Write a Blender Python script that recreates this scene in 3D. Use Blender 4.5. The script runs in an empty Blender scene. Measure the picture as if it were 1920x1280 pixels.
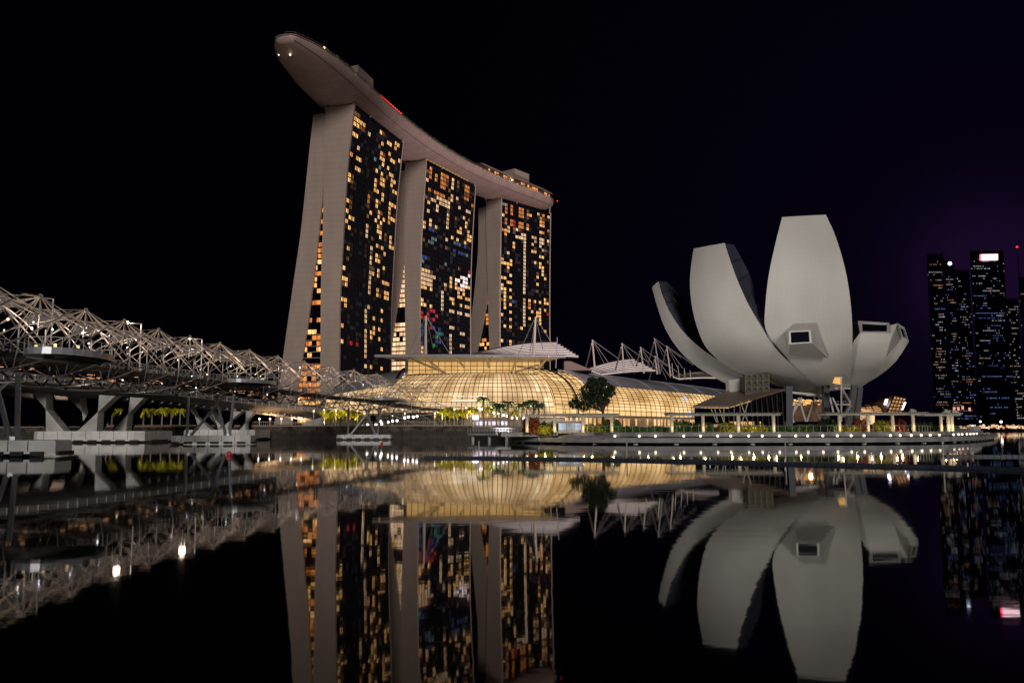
import bpy, bmesh, math, random
from mathutils import Vector, Matrix
random.seed(7)
R_ = math.radians
S = bpy.context.scene
COL = S.collection

# ------------------------------------------------------------------ camera
F_PX, PITCH, EYE, ROLL = 1605.0, R_(5.9), 2.5, R_(-0.12)
fw = Vector((0, math.cos(PITCH), math.sin(PITCH)))
r0 = Vector((1, 0, 0)); u0 = r0.cross(fw)
rt = r0 * math.cos(ROLL) + u0 * math.sin(ROLL)
upv = u0 * math.cos(ROLL) - r0 * math.sin(ROLL)
CAM = Vector((0, 0, EYE))
cd = bpy.data.cameras.new("camera"); cam = bpy.data.objects.new("camera", cd); COL.objects.link(cam)
cd.sensor_width = 36.0; cd.lens = F_PX / 1920 * 36.0; cd.clip_start = 0.5; cd.clip_end = 9000
m = Matrix((rt, upv, -fw)).transposed().to_4x4(); m.translation = CAM; cam.matrix_world = m
S.camera = cam

# ------------------------------------------------------------------ world: night sky with a violet city glow
w = bpy.data.worlds.new("World"); S.world = w; w.use_nodes = True
nt = w.node_tree; nt.nodes.clear()
def N(t, ty, **k):
    n = t.nodes.new(ty)
    for a, b in k.items(): setattr(n, a, b)
    return n
wo = N(nt, 'ShaderNodeOutputWorld'); bg = N(nt, 'ShaderNodeBackground'); tc = N(nt, 'ShaderNodeTexCoord')
dot = N(nt, 'ShaderNodeVectorMath', operation='DOT_PRODUCT')
gd = Vector((905, 1605, 290)).normalized(); dot.inputs[1].default_value = gd
nt.links.new(tc.outputs['Generated'], dot.inputs[0])
rp = N(nt, 'ShaderNodeValToRGB')
rp.color_ramp.elements[0].position = 0.80; rp.color_ramp.elements[0].color = (0.0004, 0.0003, 0.0012, 1)
rp.color_ramp.elements[1].position = 1.0; rp.color_ramp.elements[1].color = (0.009, 0.003, 0.018, 1)
for ps, c in ((0.93, (0.0008, 0.0005, 0.0027, 1)), (0.978, (0.0012, 0.0005, 0.0036, 1)), (0.992, (0.0018, 0.0007, 0.0050, 1)), (0.9975, (0.0042, 0.0014, 0.0095, 1))):
    e = rp.color_ramp.elements.new(ps); e.color = c
nt.links.new(dot.outputs['Value'], rp.inputs[0]); nt.links.new(rp.outputs[0], bg.inputs[0]); bg.inputs[1].default_value = 1.0
nt.links.new(bg.outputs[0], wo.inputs[0])

# ------------------------------------------------------------------ the glow of the city behind the camera
ld = bpy.data.lights.new("city_glow", 'SUN'); ld.energy = 1.25; ld.angle = R_(14); ld.color = (1.0, 0.93, 0.86)
lo = bpy.data.objects.new("city_glow", ld); COL.objects.link(lo)
lo.rotation_euler = Vector((-0.10, 0.97, -0.21)).to_track_quat('-Z', 'Y').to_euler()

S.view_settings.view_transform = 'Standard'; S.view_settings.look = 'None'
S.view_settings.exposure = 0.0; S.view_settings.gamma = 1.0
S.render.engine = 'CYCLES'
S.cycles.use_denoising = True
try: S.cycles.denoiser = 'OPENIMAGEDENOISE'
except Exception: pass
S.cycles.max_bounces = 5; S.cycles.glossy_bounces = 3; S.cycles.diffuse_bounces = 2; S.cycles.transparent_max_bounces = 12
S.cycles.sample_clamp_indirect = 4.0; S.cycles.caustics_reflective = False; S.cycles.caustics_refractive = False

# ------------------------------------------------------------------ helpers
def ray(px, py): return fw + rt * ((px - 960) / F_PX) + upv * ((640 - py) / F_PX)
def PY(px, py, Y):
    v = ray(px, py); return CAM + v * (Y / v.y)
def PZ(px, py, z):
    v = ray(px, py); return CAM + v * ((z - EYE) / v.z)
def PP(px, py, o, n):
    v = ray(px, py); return CAM + v * ((o - CAM).dot(n) / v.dot(n))
def GX(px, Y, z):            # point at depth Y and height z that shows in column px
    X = 0.0
    for _ in range(4):
        q = Vector((X, Y, z)) - CAM
        cur = 960 + F_PX * q.dot(rt) / q.dot(fw)
        X += (px - cur) * q.dot(fw) / F_PX
    return Vector((X, Y, z))
ORD = "first second third fourth fifth sixth seventh eighth ninth tenth eleventh twelfth thirteenth fourteenth fifteenth sixteenth seventeenth eighteenth nineteenth twentieth".split()
def nth(i):
    if i < 20: return ORD[i]
    tens = {2: 'twenty', 3: 'thirty', 4: 'forty', 5: 'fifty'}[(i + 1) // 10]
    return tens + '-' + ORD[(i + 1) % 10 - 1] if (i + 1) % 10 else {20: 'twentieth', 30: 'thirtieth', 40: 'fortieth', 50: 'fiftieth'}[i + 1]

class MB:
    def __init__(s): s.v = []; s.f = []; s.uv = {}
    def poly(s, pts):
        b = len(s.v); s.v += [tuple(p) for p in pts]; s.f.append(tuple(range(b, b + len(pts)))); return s
    def box(s, c, size, rz=0.0, ax=None):
        c = Vector(c); hx, hy, hz = size[0] / 2, size[1] / 2, size[2] / 2
        if ax is None:
            X = Vector((math.cos(rz), math.sin(rz), 0)); Y = Vector((-math.sin(rz), math.cos(rz), 0)); Z = Vector((0, 0, 1))
        else: X, Y, Z = ax
        b = len(s.v)
        for sx, sy, sz in ((-1,-1,-1),(1,-1,-1),(1,1,-1),(-1,1,-1),(-1,-1,1),(1,-1,1),(1,1,1),(-1,1,1)):
            s.v.append(tuple(c + X * hx * sx + Y * hy * sy + Z * hz * sz))
        for q in ((0,3,2,1),(4,5,6,7),(0,1,5,4),(1,2,6,5),(2,3,7,6),(3,0,4,7)): s.f.append(tuple(b + i for i in q))
        return s
    def tube(s, pts, r, n=6, r2=None, cap=True):
        pts = [Vector(p) for p in pts]; k = len(pts); b = len(s.v)
        for i, p in enumerate(pts):
            t = (pts[min(i + 1, k - 1)] - pts[max(i - 1, 0)]).normalized()
            a = t.cross(Vector((0, 0, 1)))
            if a.length < 1e-3: a = t.cross(Vector((1, 0, 0)))
            a.normalize(); c = t.cross(a)
            rr = r if r2 is None else r + (r2 - r) * i / (k - 1)
            for j in range(n):
                an = 2 * math.pi * j / n; s.v.append(tuple(p + a * math.cos(an) * rr + c * math.sin(an) * rr))
        for i in range(k - 1):
            for j in range(n):
                s.f.append((b + i*n + j, b + i*n + (j+1) % n, b + (i+1)*n + (j+1) % n, b + (i+1)*n + j))
        if cap:
            s.f.append(tuple(b + j for j in range(n))[::-1]); s.f.append(tuple(b + (k-1)*n + j for j in range(n)))
        return s
    def prism(s, poly, off):       # poly: list of Vectors, extruded by vector off
        b = len(s.v); n = len(poly); off = Vector(off)
        s.v += [tuple(p) for p in poly] + [tuple(Vector(p) + off) for p in poly]
        s.f.append(tuple(range(b, b + n))[::-1]); s.f.append(tuple(range(b + n, b + 2 * n)))
        for i in range(n): s.f.append((b + i, b + (i+1) % n, b + n + (i+1) % n, b + n + i))
        return s
    def grid(s, rows, uv=False):   # rows of points
        b = len(s.v); nr, nc = len(rows), len(rows[0])
        for r in rows: s.v += [tuple(p) for p in r]
        for i in range(nr - 1):
            for j in range(nc - 1):
                s.f.append((b + i*nc + j, b + i*nc + j + 1, b + (i+1)*nc + j + 1, b + (i+1)*nc + j))
                if uv: s.uv[len(s.f) - 1] = [(j/(nc-1), i/(nr-1)), ((j+1)/(nc-1), i/(nr-1)), ((j+1)/(nc-1), (i+1)/(nr-1)), (j/(nc-1), (i+1)/(nr-1))]
        return s
    def ball(s, c, r, n=8, m_=5, sq=(1, 1, 1)):
        rows = []
        for i in range(m_ + 1):
            th = math.pi * i / m_
            rows.append([Vector(c) + Vector((math.sin(th)*math.cos(2*math.pi*j/n)*sq[0], math.sin(th)*math.sin(2*math.pi*j/n)*sq[1], math.cos(th)*sq[2])) * r for j in range(n + 1)])
        return s.grid(rows)
    def build(s, name, mat, parent=None, smooth=False, origin=None):
        o3 = Vector(origin) if origin is not None else Vector((0, 0, 0))
        me = bpy.data.meshes.new(name); me.from_pydata([tuple(Vector(v) - o3) for v in s.v], [], s.f)
        if s.uv:
            ul = me.uv_layers.new(name="uv")
            for pi, pl in enumerate(me.polygons):
                if pi in s.uv:
                    for k, li in enumerate(pl.loop_indices): ul.data[li].uv = s.uv[pi][k]
        if mat: me.materials.append(mat)
        if smooth:
            for p_ in me.polygons: p_.use_smooth = True
        me.update(); o = bpy.data.objects.new(name, me); COL.objects.link(o)
        if parent is not None:
            o.parent = parent; o.location = o3 - wloc(parent)
        else: o.location = o3
        return o
def wloc(p):
    v = Vector((0, 0, 0))
    while p is not None: v += p.location; p = p.parent
    return v
def tag(o, label=None, cat=None, group=None, kind=None):
    if label: o['label'] = label
    if cat: o['category'] = cat
    if group: o['group'] = group
    if kind: o['kind'] = kind
    return o
def empty(name, loc, label=None, cat=None, group=None):
    o = bpy.data.objects.new(name, None); COL.objects.link(o); o.location = Vector(loc); o.empty_display_size = 0.1
    return tag(o, label, cat, group)
def copy_tree(o, loc, label, parent=None):
    c = o.copy(); COL.objects.link(c)
    if parent is None:
        c.location = loc
        if label: c['label'] = label
    else: c.parent = parent
    for ch in list(o.children): copy_tree(ch, None, None, c)
    return c

# ------------------------------------------------------------------ materials
def mat(name, col, rough=0.6, metal=0.0, noise=0.0, nscale=1.0, bump=0.0, alpha=None, spec=None):
    mt = bpy.data.materials.new(name); mt.use_nodes = True; t = mt.node_tree; b = t.nodes['Principled BSDF']
    b.inputs['Base Color'].default_value = (*col, 1); b.inputs['Roughness'].default_value = rough; b.inputs['Metallic'].default_value = metal
    if spec is not None: b.inputs['Specular IOR Level'].default_value = spec
    if alpha is not None: b.inputs['Alpha'].default_value = alpha
    if noise or bump:
        tcn = N(t, 'ShaderNodeTexCoord'); no = N(t, 'ShaderNodeTexNoise'); no.inputs['Scale'].default_value = nscale; no.inputs['Detail'].default_value = 6
        t.links.new(tcn.outputs['Object'], no.inputs['Vector'])
        if noise:
            r = N(t, 'ShaderNodeValToRGB'); r.color_ramp.elements[0].position = 0.3; r.color_ramp.elements[1].position = 0.7
            r.color_ramp.elements[0].color = (*[c * (1 - noise) for c in col], 1); r.color_ramp.elements[1].color = (*[min(1, c * (1 + noise)) for c in col], 1)
            t.links.new(no.outputs['Fac'], r.inputs[0]); t.links.new(r.outputs[0], b.inputs['Base Color'])
        if bump:
            bn = N(t, 'ShaderNodeBump'); bn.inputs['Distance'].default_value = bump; t.links.new(no.outputs['Fac'], bn.inputs['Height']); t.links.new(bn.outputs[0], b.inputs['Normal'])
    return mt
def emis(name, col, st, sample=False, stripes=None):
    mt = bpy.data.materials.new(name); mt.use_nodes = True; t = mt.node_tree; b = t.nodes['Principled BSDF']
    b.inputs['Base Color'].default_value = (0.02, 0.02, 0.02, 1)
    b.inputs['Emission Color'].default_value = (*col, 1); b.inputs['Emission Strength'].default_value = st
    if stripes:
        tcn = N(t, 'ShaderNodeTexCoord'); no = N(t, 'ShaderNodeTexNoise'); no.inputs['Scale'].default_value = stripes; no.inputs['Detail'].default_value = 3
        mp = N(t, 'ShaderNodeMapping'); mp.inputs['Scale'].default_value = (1, 1, 0.25)
        ge = N(t, 'ShaderNodeNewGeometry')
        t.links.new(ge.outputs['Position'], mp.inputs[0]); t.links.new(mp.outputs[0], no.inputs['Vector'])
        r = N(t, 'ShaderNodeValToRGB'); r.color_ramp.elements[0].position = 0.35; r.color_ramp.elements[1].position = 0.65
        r.color_ramp.elements[0].color = (col[0] * .42, col[1] * .32, col[2] * .22, 1); r.color_ramp.elements[1].color = (col[0], col[1], col[2], 1)
        t.links.new(no.outputs['Fac'], r.inputs[0]); t.links.new(r.outputs[0], b.inputs['Emission Color'])
    if not sample:
        try: mt.cycles.emission_sampling = 'NONE'
        except Exception: pass
    return mt
def panel_mat(name, col, rough, cols, rows_, amt=0.12, soil=0.0):
    """cladding with fine joints, laid out in the surface's own uv"""
    mt = mat(name, col, rough); t = mt.node_tree; b = t.nodes['Principled BSDF']
    uv = N(t, 'ShaderNodeUVMap'); mp = N(t, 'ShaderNodeMapping'); mp.inputs['Scale'].default_value = (cols, rows_, 1)
    br = N(t, 'ShaderNodeTexBrick'); br.offset = 0.0; br.inputs['Scale'].default_value = 1.0; br.inputs['Mortar Size'].default_value = 0.06
    br.inputs['Brick Width'].default_value = 1.0; br.inputs['Row Height'].default_value = 1.0; br.inputs['Bias'].default_value = 0
    br.inputs['Color1'].default_value = (*col, 1); br.inputs['Color2'].default_value = (*[c * (1 - amt * .5) for c in col], 1); br.inputs['Mortar'].default_value = (*[c * (1 - amt * 2.2) for c in col], 1)
    t.links.new(uv.outputs[0], mp.inputs[0]); t.links.new(mp.outputs[0], br.inputs['Vector'])
    no = N(t, 'ShaderNodeTexNoise'); no.inputs['Scale'].default_value = 0.09; no.inputs['Detail'].default_value = 7
    tcn = N(t, 'ShaderNodeTexCoord'); mp2 = N(t, 'ShaderNodeMapping'); mp2.inputs['Scale'].default_value = (1.6, 1.6, .5)
    t.links.new(tcn.outputs['Object'], mp2.inputs[0]); t.links.new(mp2.outputs[0], no.inputs['Vector'])
    mx = N(t, 'ShaderNodeMix', data_type='RGBA', blend_type='MULTIPLY'); mx.inputs[0].default_value = 1.0
    r = N(t, 'ShaderNodeValToRGB'); r.color_ramp.elements[0].position = .25; r.color_ramp.elements[1].position = .75
    r.color_ramp.elements[0].color = (1 - soil - .1,) * 3 + (1,); r.color_ramp.elements[1].color = (1, 1, 1, 1)
    t.links.new(no.outputs['Fac'], r.inputs[0]); t.links.new(br.outputs['Color'], mx.inputs[6]); t.links.new(r.outputs[0], mx.inputs[7])
    t.links.new(mx.outputs[2], b.inputs['Base Color'])
    return mt

M = {}
M['slab'] = panel_mat('tower_cladding', (0.46, 0.36, 0.305), .7, 8, 55, .06, .05)
M['hull'] = panel_mat('hull_cladding', (0.52, 0.38, 0.35), .55, 150, 30, .2, .15)
M['glass'] = mat('dark_glass', (0.003, 0.003, 0.006), .12, 0, spec=.35)
M['mull'] = mat('mullion', (0.012, 0.011, 0.015), .5, spec=.2)
M['white'] = panel_mat('museum_cladding', (0.66, 0.64, 0.60), .6, 16, 44, .022, .08)
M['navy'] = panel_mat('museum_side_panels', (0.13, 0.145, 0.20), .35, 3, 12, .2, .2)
M['legdark'] = mat('leg_dark', (.022, .026, .045), .45)
M['frame'] = mat('window_frame_white', (0.62, 0.6, 0.57), .5)
M['conc'] = mat('concrete', (0.48, 0.47, 0.455), .8, noise=.28, nscale=.35)
M['girder'] = mat('girder_concrete', (0.19, 0.18, 0.17), .8, noise=.35, nscale=.2)
M['cap'] = mat('pier_concrete', (0.74, 0.73, 0.71), .8, noise=.18, nscale=.5)
M['fender'] = mat('rubber_fender', (0.015, 0.015, 0.017), .6)
M['steel'] = mat('duplex_steel', (0.47, 0.41, 0.37), .35, .35, noise=.2, nscale=.6)
M['steel_dark'] = mat('dark_steel', (0.09, 0.08, 0.08), .4, .4)
M['deck'] = mat('deck_dark', (0.035, 0.032, 0.03), .6)
M['rail'] = mat('rail_white', (0.55, 0.55, 0.55), .4, .3)
M['meshc'] = mat('canopy_mesh', (0.20, 0.22, 0.25), .25, .2, alpha=.34)
M['wallstone'] = mat('seawall_stone', (0.08, 0.062, 0.05), .95, noise=.95, nscale=.6, bump=.5)
M['ground'] = mat('paving', (0.16, 0.14, 0.125), .8, noise=.2, nscale=.3)
M['ledge'] = mat('boardwalk_concrete', (0.30, 0.29, 0.30), .75, noise=.35, nscale=.4)
M['roof'] = panel_mat('metal_roof', (0.25, 0.26, 0.29), .45, 40, 14, .1, .1)
M['canopy'] = mat('canopy_white', (0.38, 0.38, 0.42), .5, noise=.1, nscale=.2)
M['mast'] = mat('mast_paint', (0.6, 0.55, 0.46), .5)
M['trunk'] = mat('palm_trunk', (0.30, 0.24, 0.18), .9, noise=.25, nscale=3)
M['bark'] = mat('bark', (0.06, 0.045, 0.03), .9)
M['frond'] = mat('palm_leaf', (0.34, 0.33, 0.012), .55, noise=.4, nscale=1.2)  # yellow of the uplighting is put into the leaf colour
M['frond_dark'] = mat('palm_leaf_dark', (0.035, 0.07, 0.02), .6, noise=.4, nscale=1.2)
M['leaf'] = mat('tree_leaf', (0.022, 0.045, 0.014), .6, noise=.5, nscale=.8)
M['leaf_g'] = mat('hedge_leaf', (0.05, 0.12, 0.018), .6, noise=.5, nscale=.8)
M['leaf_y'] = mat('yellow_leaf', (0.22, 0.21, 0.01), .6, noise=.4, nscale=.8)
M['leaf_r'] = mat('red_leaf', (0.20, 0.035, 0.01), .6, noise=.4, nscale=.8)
M['pergola'] = mat('pergola_paint', (0.42, 0.42, 0.38), .6, noise=.15, nscale=.6)
M['pontoon'] = mat('pontoon_plastic', (0.035, 0.042, 0.065), .5, noise=.3, nscale=2)
M['far'] = mat('far_facade', (0.001, 0.001, 0.003), .9, spec=0.0)
M['bollard'] = mat('lamp_body', (0.2, 0.2, 0.2), .5)
E_warm = emis('window_warm', (1.0, 0.55, 0.19), 1.9, stripes=.55)
E_pale = emis('window_pale', (1.0, 0.68, 0.40), 1.45, stripes=.45)
E_dim = emis('window_dim', (0.65, 0.30, 0.12), .45, stripes=.6)
E_orange = emis('window_orange', (1.0, 0.34, 0.07), 1.15, stripes=.7)
E_blue = emis('window_blue', (0.10, 0.20, 0.75), .5, stripes=.5)
E_teal = emis('window_teal', (0.35, 0.6, 0.65), .5, stripes=.5)
E_red = emis('window_red', (1.0, 0.03, 0.10), .75, stripes=.5)
E_green = emis('window_green', (0.05, 0.7, 0.2), .6, stripes=.5)  # coloured reflections on the tower glass are painted as glowing cells
E_white = emis('lamp_white', (1.0, 0.93, 0.86), 4.5)
E_lampw = emis('lamp_warm', (1.0, 0.78, 0.45), 2.6)
E_bluew = emis('led_bluewhite', (0.75, 0.78, 1.0), 7.0)
E_redl = emis('lamp_red', (1.0, 0.02, 0.01), 2.5)
E_pink = emis('roof_led', (1.0, 0.78, 0.72), .85)
WM = {'w': E_warm, 'p': E_pale, 'd': E_dim, 'o': E_orange, 'b': E_blue, 't': E_teal, 'r': E_red, 'g': E_green, 'W': emis('window_glare', (1.0, .85, .9), 3.0, stripes=.4)}  # glare cells are a bright reflection on the glass, painted as glow

E_faint = [emis('window_faint', (.30, .17, .10), .12, stripes=.8), emis('window_faint_blue', (.12, .14, .35), .10, stripes=.8)]  # dim glow put on random unlit windows for variation
def lamp(name, kind, loc, energy, color, size=.5, aim=None, spot=None, parent=None):
    l = bpy.data.lights.new(name, kind); l.energy = energy; l.color = color
    if kind in ('POINT', 'SPOT'): l.shadow_soft_size = size
    if kind == 'AREA': l.size = size
    if kind == 'SPOT': l.spot_size = R_(spot or 60); l.spot_blend = .6
    if kind == 'SPOT' and aim == 'up': aim = Vector(loc) + Vector((0, 0, 5))
    o = bpy.data.objects.new(name, l); COL.objects.link(o); o.location = loc
    if aim is not None: o.rotation_euler = (Vector(aim) - Vector(loc)).to_track_quat('-Z', 'Y').to_euler()
    if parent is not None: o.parent = parent; o.location = Vector(loc) - wloc(parent)
    return o

# ================================================================== WATER, LAND
WZ = 0.0
wm = bpy.data.materials.new('bay_water'); wm.use_nodes = True; t = wm.node_tree; b = t.nodes['Principled BSDF']
b.inputs['Base Color'].default_value = (0.0008, 0.0016, 0.0008, 1); b.inputs['Roughness'].default_value = .03; b.inputs['IOR'].default_value = 1.19
g = N(t, 'ShaderNodeNewGeometry'); mp = N(t, 'ShaderNodeMapping'); mp.inputs['Scale'].default_value = (.55, .9, 1)
n1 = N(t, 'ShaderNodeTexNoise'); n1.inputs['Scale'].default_value = 1.0; n1.inputs['Detail'].default_value = 3
n2 = N(t, 'ShaderNodeTexNoise'); n2.inputs['Scale'].default_value = .07; n2.inputs['Detail'].default_value = 2
ad = N(t, 'ShaderNodeMath', operation='MULTIPLY_ADD'); ad.inputs[1].default_value = 6.0
bp = N(t, 'ShaderNodeBump'); bp.inputs['Strength'].default_value = 1.0; bp.inputs['Distance'].default_value = .0019
t.links.new(g.outputs['Position'], mp.inputs[0]); t.links.new(mp.outputs[0], n1.inputs['Vector']); t.links.new(g.outputs['Position'], n2.inputs['Vector'])
t.links.new(n2.outputs['Fac'], ad.inputs[0]); t.links.new(n1.outputs['Fac'], ad.inputs[2]); t.links.new(ad.outputs[0], bp.inputs['Height']); t.links.new(bp.outputs[0], b.inputs['Normal'])
o = MB().poly([(-4000, -300, WZ), (4000, -300, WZ), (4000, 6000, WZ), (-4000, 6000, WZ)]).build('water', wm); tag(o, 'still black bay water mirroring the lit buildings', kind='structure')

GZ = 3.4     # far promenade level
# edge of the land, seen from above: sea wall on the left, boardwalk bay in front of the museum
WALL = [GX(-700, 330, 0), GX(-100, 290, 0), GX(200, 262, 0), GX(470, 248, 0), GX(885, 243, 0)]
BW = [GX(885, 243, 0), GX(990, 172, 0), GX(1130, 152, 0), GX(1300, 150, 0), GX(1500, 150, 0), GX(1650, 152, 0), GX(1740, 160, 0), GX(1790, 178, 0), GX(1822, 205, 0), GX(1835, 245, 0)]
land = WALL + BW[1:] + [GX(1790, 420, 0), Vector((520, 1000, 0)), Vector((-1200, 1000, 0)), Vector((-700, 330, 0))]
mb = MB(); mb.prism([Vector((p.x, p.y, -2)) for p in land], (0, 0, GZ - .25 + 2 - 1.1)); o = mb.build('ground', M['ground']); tag(o, 'dark paved ground of the far shore', kind='structure')
# raised sheet behind the sea wall
mb = MB(); mb.prism([Vector((p.x, p.y + .9, 1.2)) for p in WALL] + [GX(1000, 246, 1.2), GX(1090, 262, 1.2), Vector((420, 960, 1.2)), Vector((-1100, 960, 1.2))], (0, 0, GZ - 1.2)); o = mb.build('pavement', M['ground']); tag(o, 'raised promenade paving behind the sea wall', kind='structure')
mb = MB()
for a, c in zip(WALL[:-1], WALL[1:]):
    a = a.copy(); c = c.copy(); a.z = c.z = -1; d_ = Vector((0, .8, 0))
    mb.prism([a, c, c + d_, a + d_], (0, 0, GZ + 1.25))
o = mb.build('sea_wall', M['wallstone']); tag(o, 'dark rough stone sea wall along the far waterline left of the jetty', 'wall')
mb = MB()
for a, c in zip(WALL[:-1], WALL[1:]):
    a = Vector((a.x, a.y - .15, GZ + .25)); c = Vector((c.x, c.y - .15, GZ + .25)); d_ = Vector((0, 1.2, 0))
    mb.prism([a, c, c + d_, a + d_], (0, 0, .28))
mb.build('coping', mat('wall_coping', (.42, .33, .25), .7), o)

# ================================================================== TOWERS
TOP = 192.0
LIT1 = ("620 180 4.744", """230,145,d2 228,200,w2 288,243,w2 215,265,w2 280,300,d2 210,320,w2 348,350,p 455,312,w 478,325,d 245,460,p 187,522,w 230,548,w 252,560,w 220,640,w 245,655,p 165,712,w 190,720,d 162,762,w 198,778,d 143,945,w 172,950,d 140,995,w 170,1000,d 182,1065,w 210,1080,p 130,1090,w 168,1158,w
500,405,w 525,420,w 590,412,w 612,430,w 638,445,w 582,468,w 468,440,w 428,470,d 455,495,w 478,510,d 515,530,w 538,550,w 565,570,w 598,590,w 615,600,w 455,545,w 480,570,w 395,565,t 475,615,w 498,635,w 443,640,t 408,668,w 462,705,w 490,720,d 522,698,w 550,712,w 397,755,w 458,745,w 482,760,w 545,750,w 572,775,w 394,800,w 455,790,w 475,800,w 540,800,w 388,845,w 418,860,w 560,858,w 582,865,w 470,890,w 466,935,w 408,945,w 422,950,d 405,990,w 418,1000,w 520,965,w 548,985,w 570,995,w 515,1010,w 362,1060,w 390,1080,w 428,1050,w 450,1060,d 512,1050,w 422,1095,w 447,1110,w 508,1090,w 480,1120,w 535,1110,w 558,1120,w 505,1135,w 418,1140,w 440,1150,d 413,1185,w 440,1195,w 438,1240,w 495,1225,d 490,1260,d 520,1275,w
335,905,o 330,950,o 328,1000,d 323,1045,d 318,1085,d 314,1130,p 311,1178,p 308,1222,p""")
LIT1b = ("620 440 4.744", """155,112,w 145,208,d 103,288,w 95,382,w 132,400,w 130,445,w 98,435,d 87,578,w 123,592,w 122,640,w 113,830,w 112,932,w 405,85,w 428,92,d 460,110,w 485,165,w 520,50,w 518,92,w 542,98,w 495,35,d 438,10,w 398,170,w 425,185,d 397,215,w 422,228,w 476,298,w 388,305,d 415,312,w 385,352,w 412,362,w 465,428,w 492,438,w 515,445,w 406,490,w 403,535,w 432,550,d 488,520,w 510,530,w 488,568,w 508,575,w 455,692,w 393,763,w 452,782,w 360,850,w 388,850,w 420,860,w 360,893,w 388,893,w 420,905,w 445,1003,w 442,1175,w 358,1170,w
362,20,d 358,105,p 354,155,d 350,200,p 347,245,p 345,290,d 342,335,p 340,380,p 337,428,p 334,470,p 332,518,p 325,655,p 322,700,p 320,745,p 319,790,p 318,838,p 317,885,p 316,932,p 315,978,p 314,1022,p 313,1072,p 312,1160,p 190,945,r 225,990,r 100,1220,b 165,1250,b""")
LIT2 = ("770 290 6.737", """255,135,o 250,215,o 312,240,o 243,290,o 303,305,o 205,215,d 205,295,p 230,435,o 295,460,o 340,485,o 175,535,d 272,578,p 325,550,p 320,605,p 208,610,w 318,660,p 202,722,w 315,710,p 148,820,w 188,835,w 248,858,w 187,892,w 240,910,w 300,930,w 255,960,b2 290,1040,t2 150,1048,d 250,1085,t2
400,225,o 440,235,o 480,250,o 400,310,o 440,320,o 480,330,d 395,370,o 430,385,o 475,400,d 395,435,o 430,450,o 480,470,d 390,500,o 430,520,o 470,530,d 360,575,p 400,590,p 440,605,p 475,620,p 360,620,p 400,640,p 440,660,p 475,680,p 545,300,w 540,365,p 535,430,w 525,510,p 520,565,w 480,725,d 477,780,p 472,835,p 468,885,p 462,945,p 453,1050,p 445,1155,d
605,350,d 600,410,d 590,540,p 690,360,o 725,370,o 690,440,o 720,450,o 690,520,d 720,530,d 690,575,o 720,590,o 768,615,o 618,680,p 712,725,p 755,745,p 558,818,d 658,808,w 748,845,d 705,880,w 700,930,w 645,960,w 592,995,w 638,1012,w 740,1000,w 540,1030,w 590,1050,w 738,1050,w 765,1060,w 680,1085,w 728,1098,w 760,1115,w 540,1130,t 590,1150,b 625,1160,t 560,1200,b 600,1215,b 630,1225,t 710,1250,t 550,1250,b 670,1170,b""")
LIT2b = ("770 470 6.4", """150,55,b2 190,70,b 155,120,t 600,40,b2 640,60,b 415,155,t 565,200,d 125,215,p 155,222,w 190,232,w 220,240,p 245,250,d 125,270,p 155,277,p 190,285,p 220,292,p 245,300,p 125,328,p 155,334,p 190,343,p 220,350,p 245,358,p 125,385,w 155,392,w 190,398,p 220,405,p 245,413,p 290,300,p 130,440,w 188,455,w 238,468,w 130,600,w 127,655,w 178,670,w 228,682,w
400,410,p 397,460,d 395,510,p 393,565,p 393,620,p 392,670,p 390,720,p 490,325,w 485,380,w 540,395,w 485,435,w 535,450,w 580,465,w 620,475,w 660,430,W 690,445,w 575,510,w 620,525,w 565,560,w 610,572,w 655,585,w 688,590,w 478,583,w 522,598,w 522,650,w 605,670,w 650,685,w 683,690,w 470,738,p 512,748,p 556,760,p 602,775,p 650,785,p 682,790,p 480,940,p 518,950,p 605,972,p 630,978,p 476,998,p 475,1048,p 475,1100,p 475,1150,p 474,1205,p 605,1122,p 628,1128,p 590,345,W 640,330,W 690,300,W 600,400,W 650,385,W 640,430,W 540,440,W 620,345,W 665,320,W 680,350,W 620,400,W 672,402,W 565,435,W 600,442,W 690,270,r 675,445,r 560,350,W 150,760,r 220,775,r 310,765,r 200,800,r 230,880,b 140,900,b 360,1000,g 300,1060,g 320,1110,b 165,1060,b
125,1140,w 125,1200,w 250,740,r 200,740,r 290,750,r 130,800,r 180,830,r 260,840,r 250,900,r 130,970,b 120,1090,b 330,960,b 300,990,b 385,985,b 310,1060,g 275,1130,g 350,1075,b 290,940,b 150,1030,b 340,1010,b""")
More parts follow.
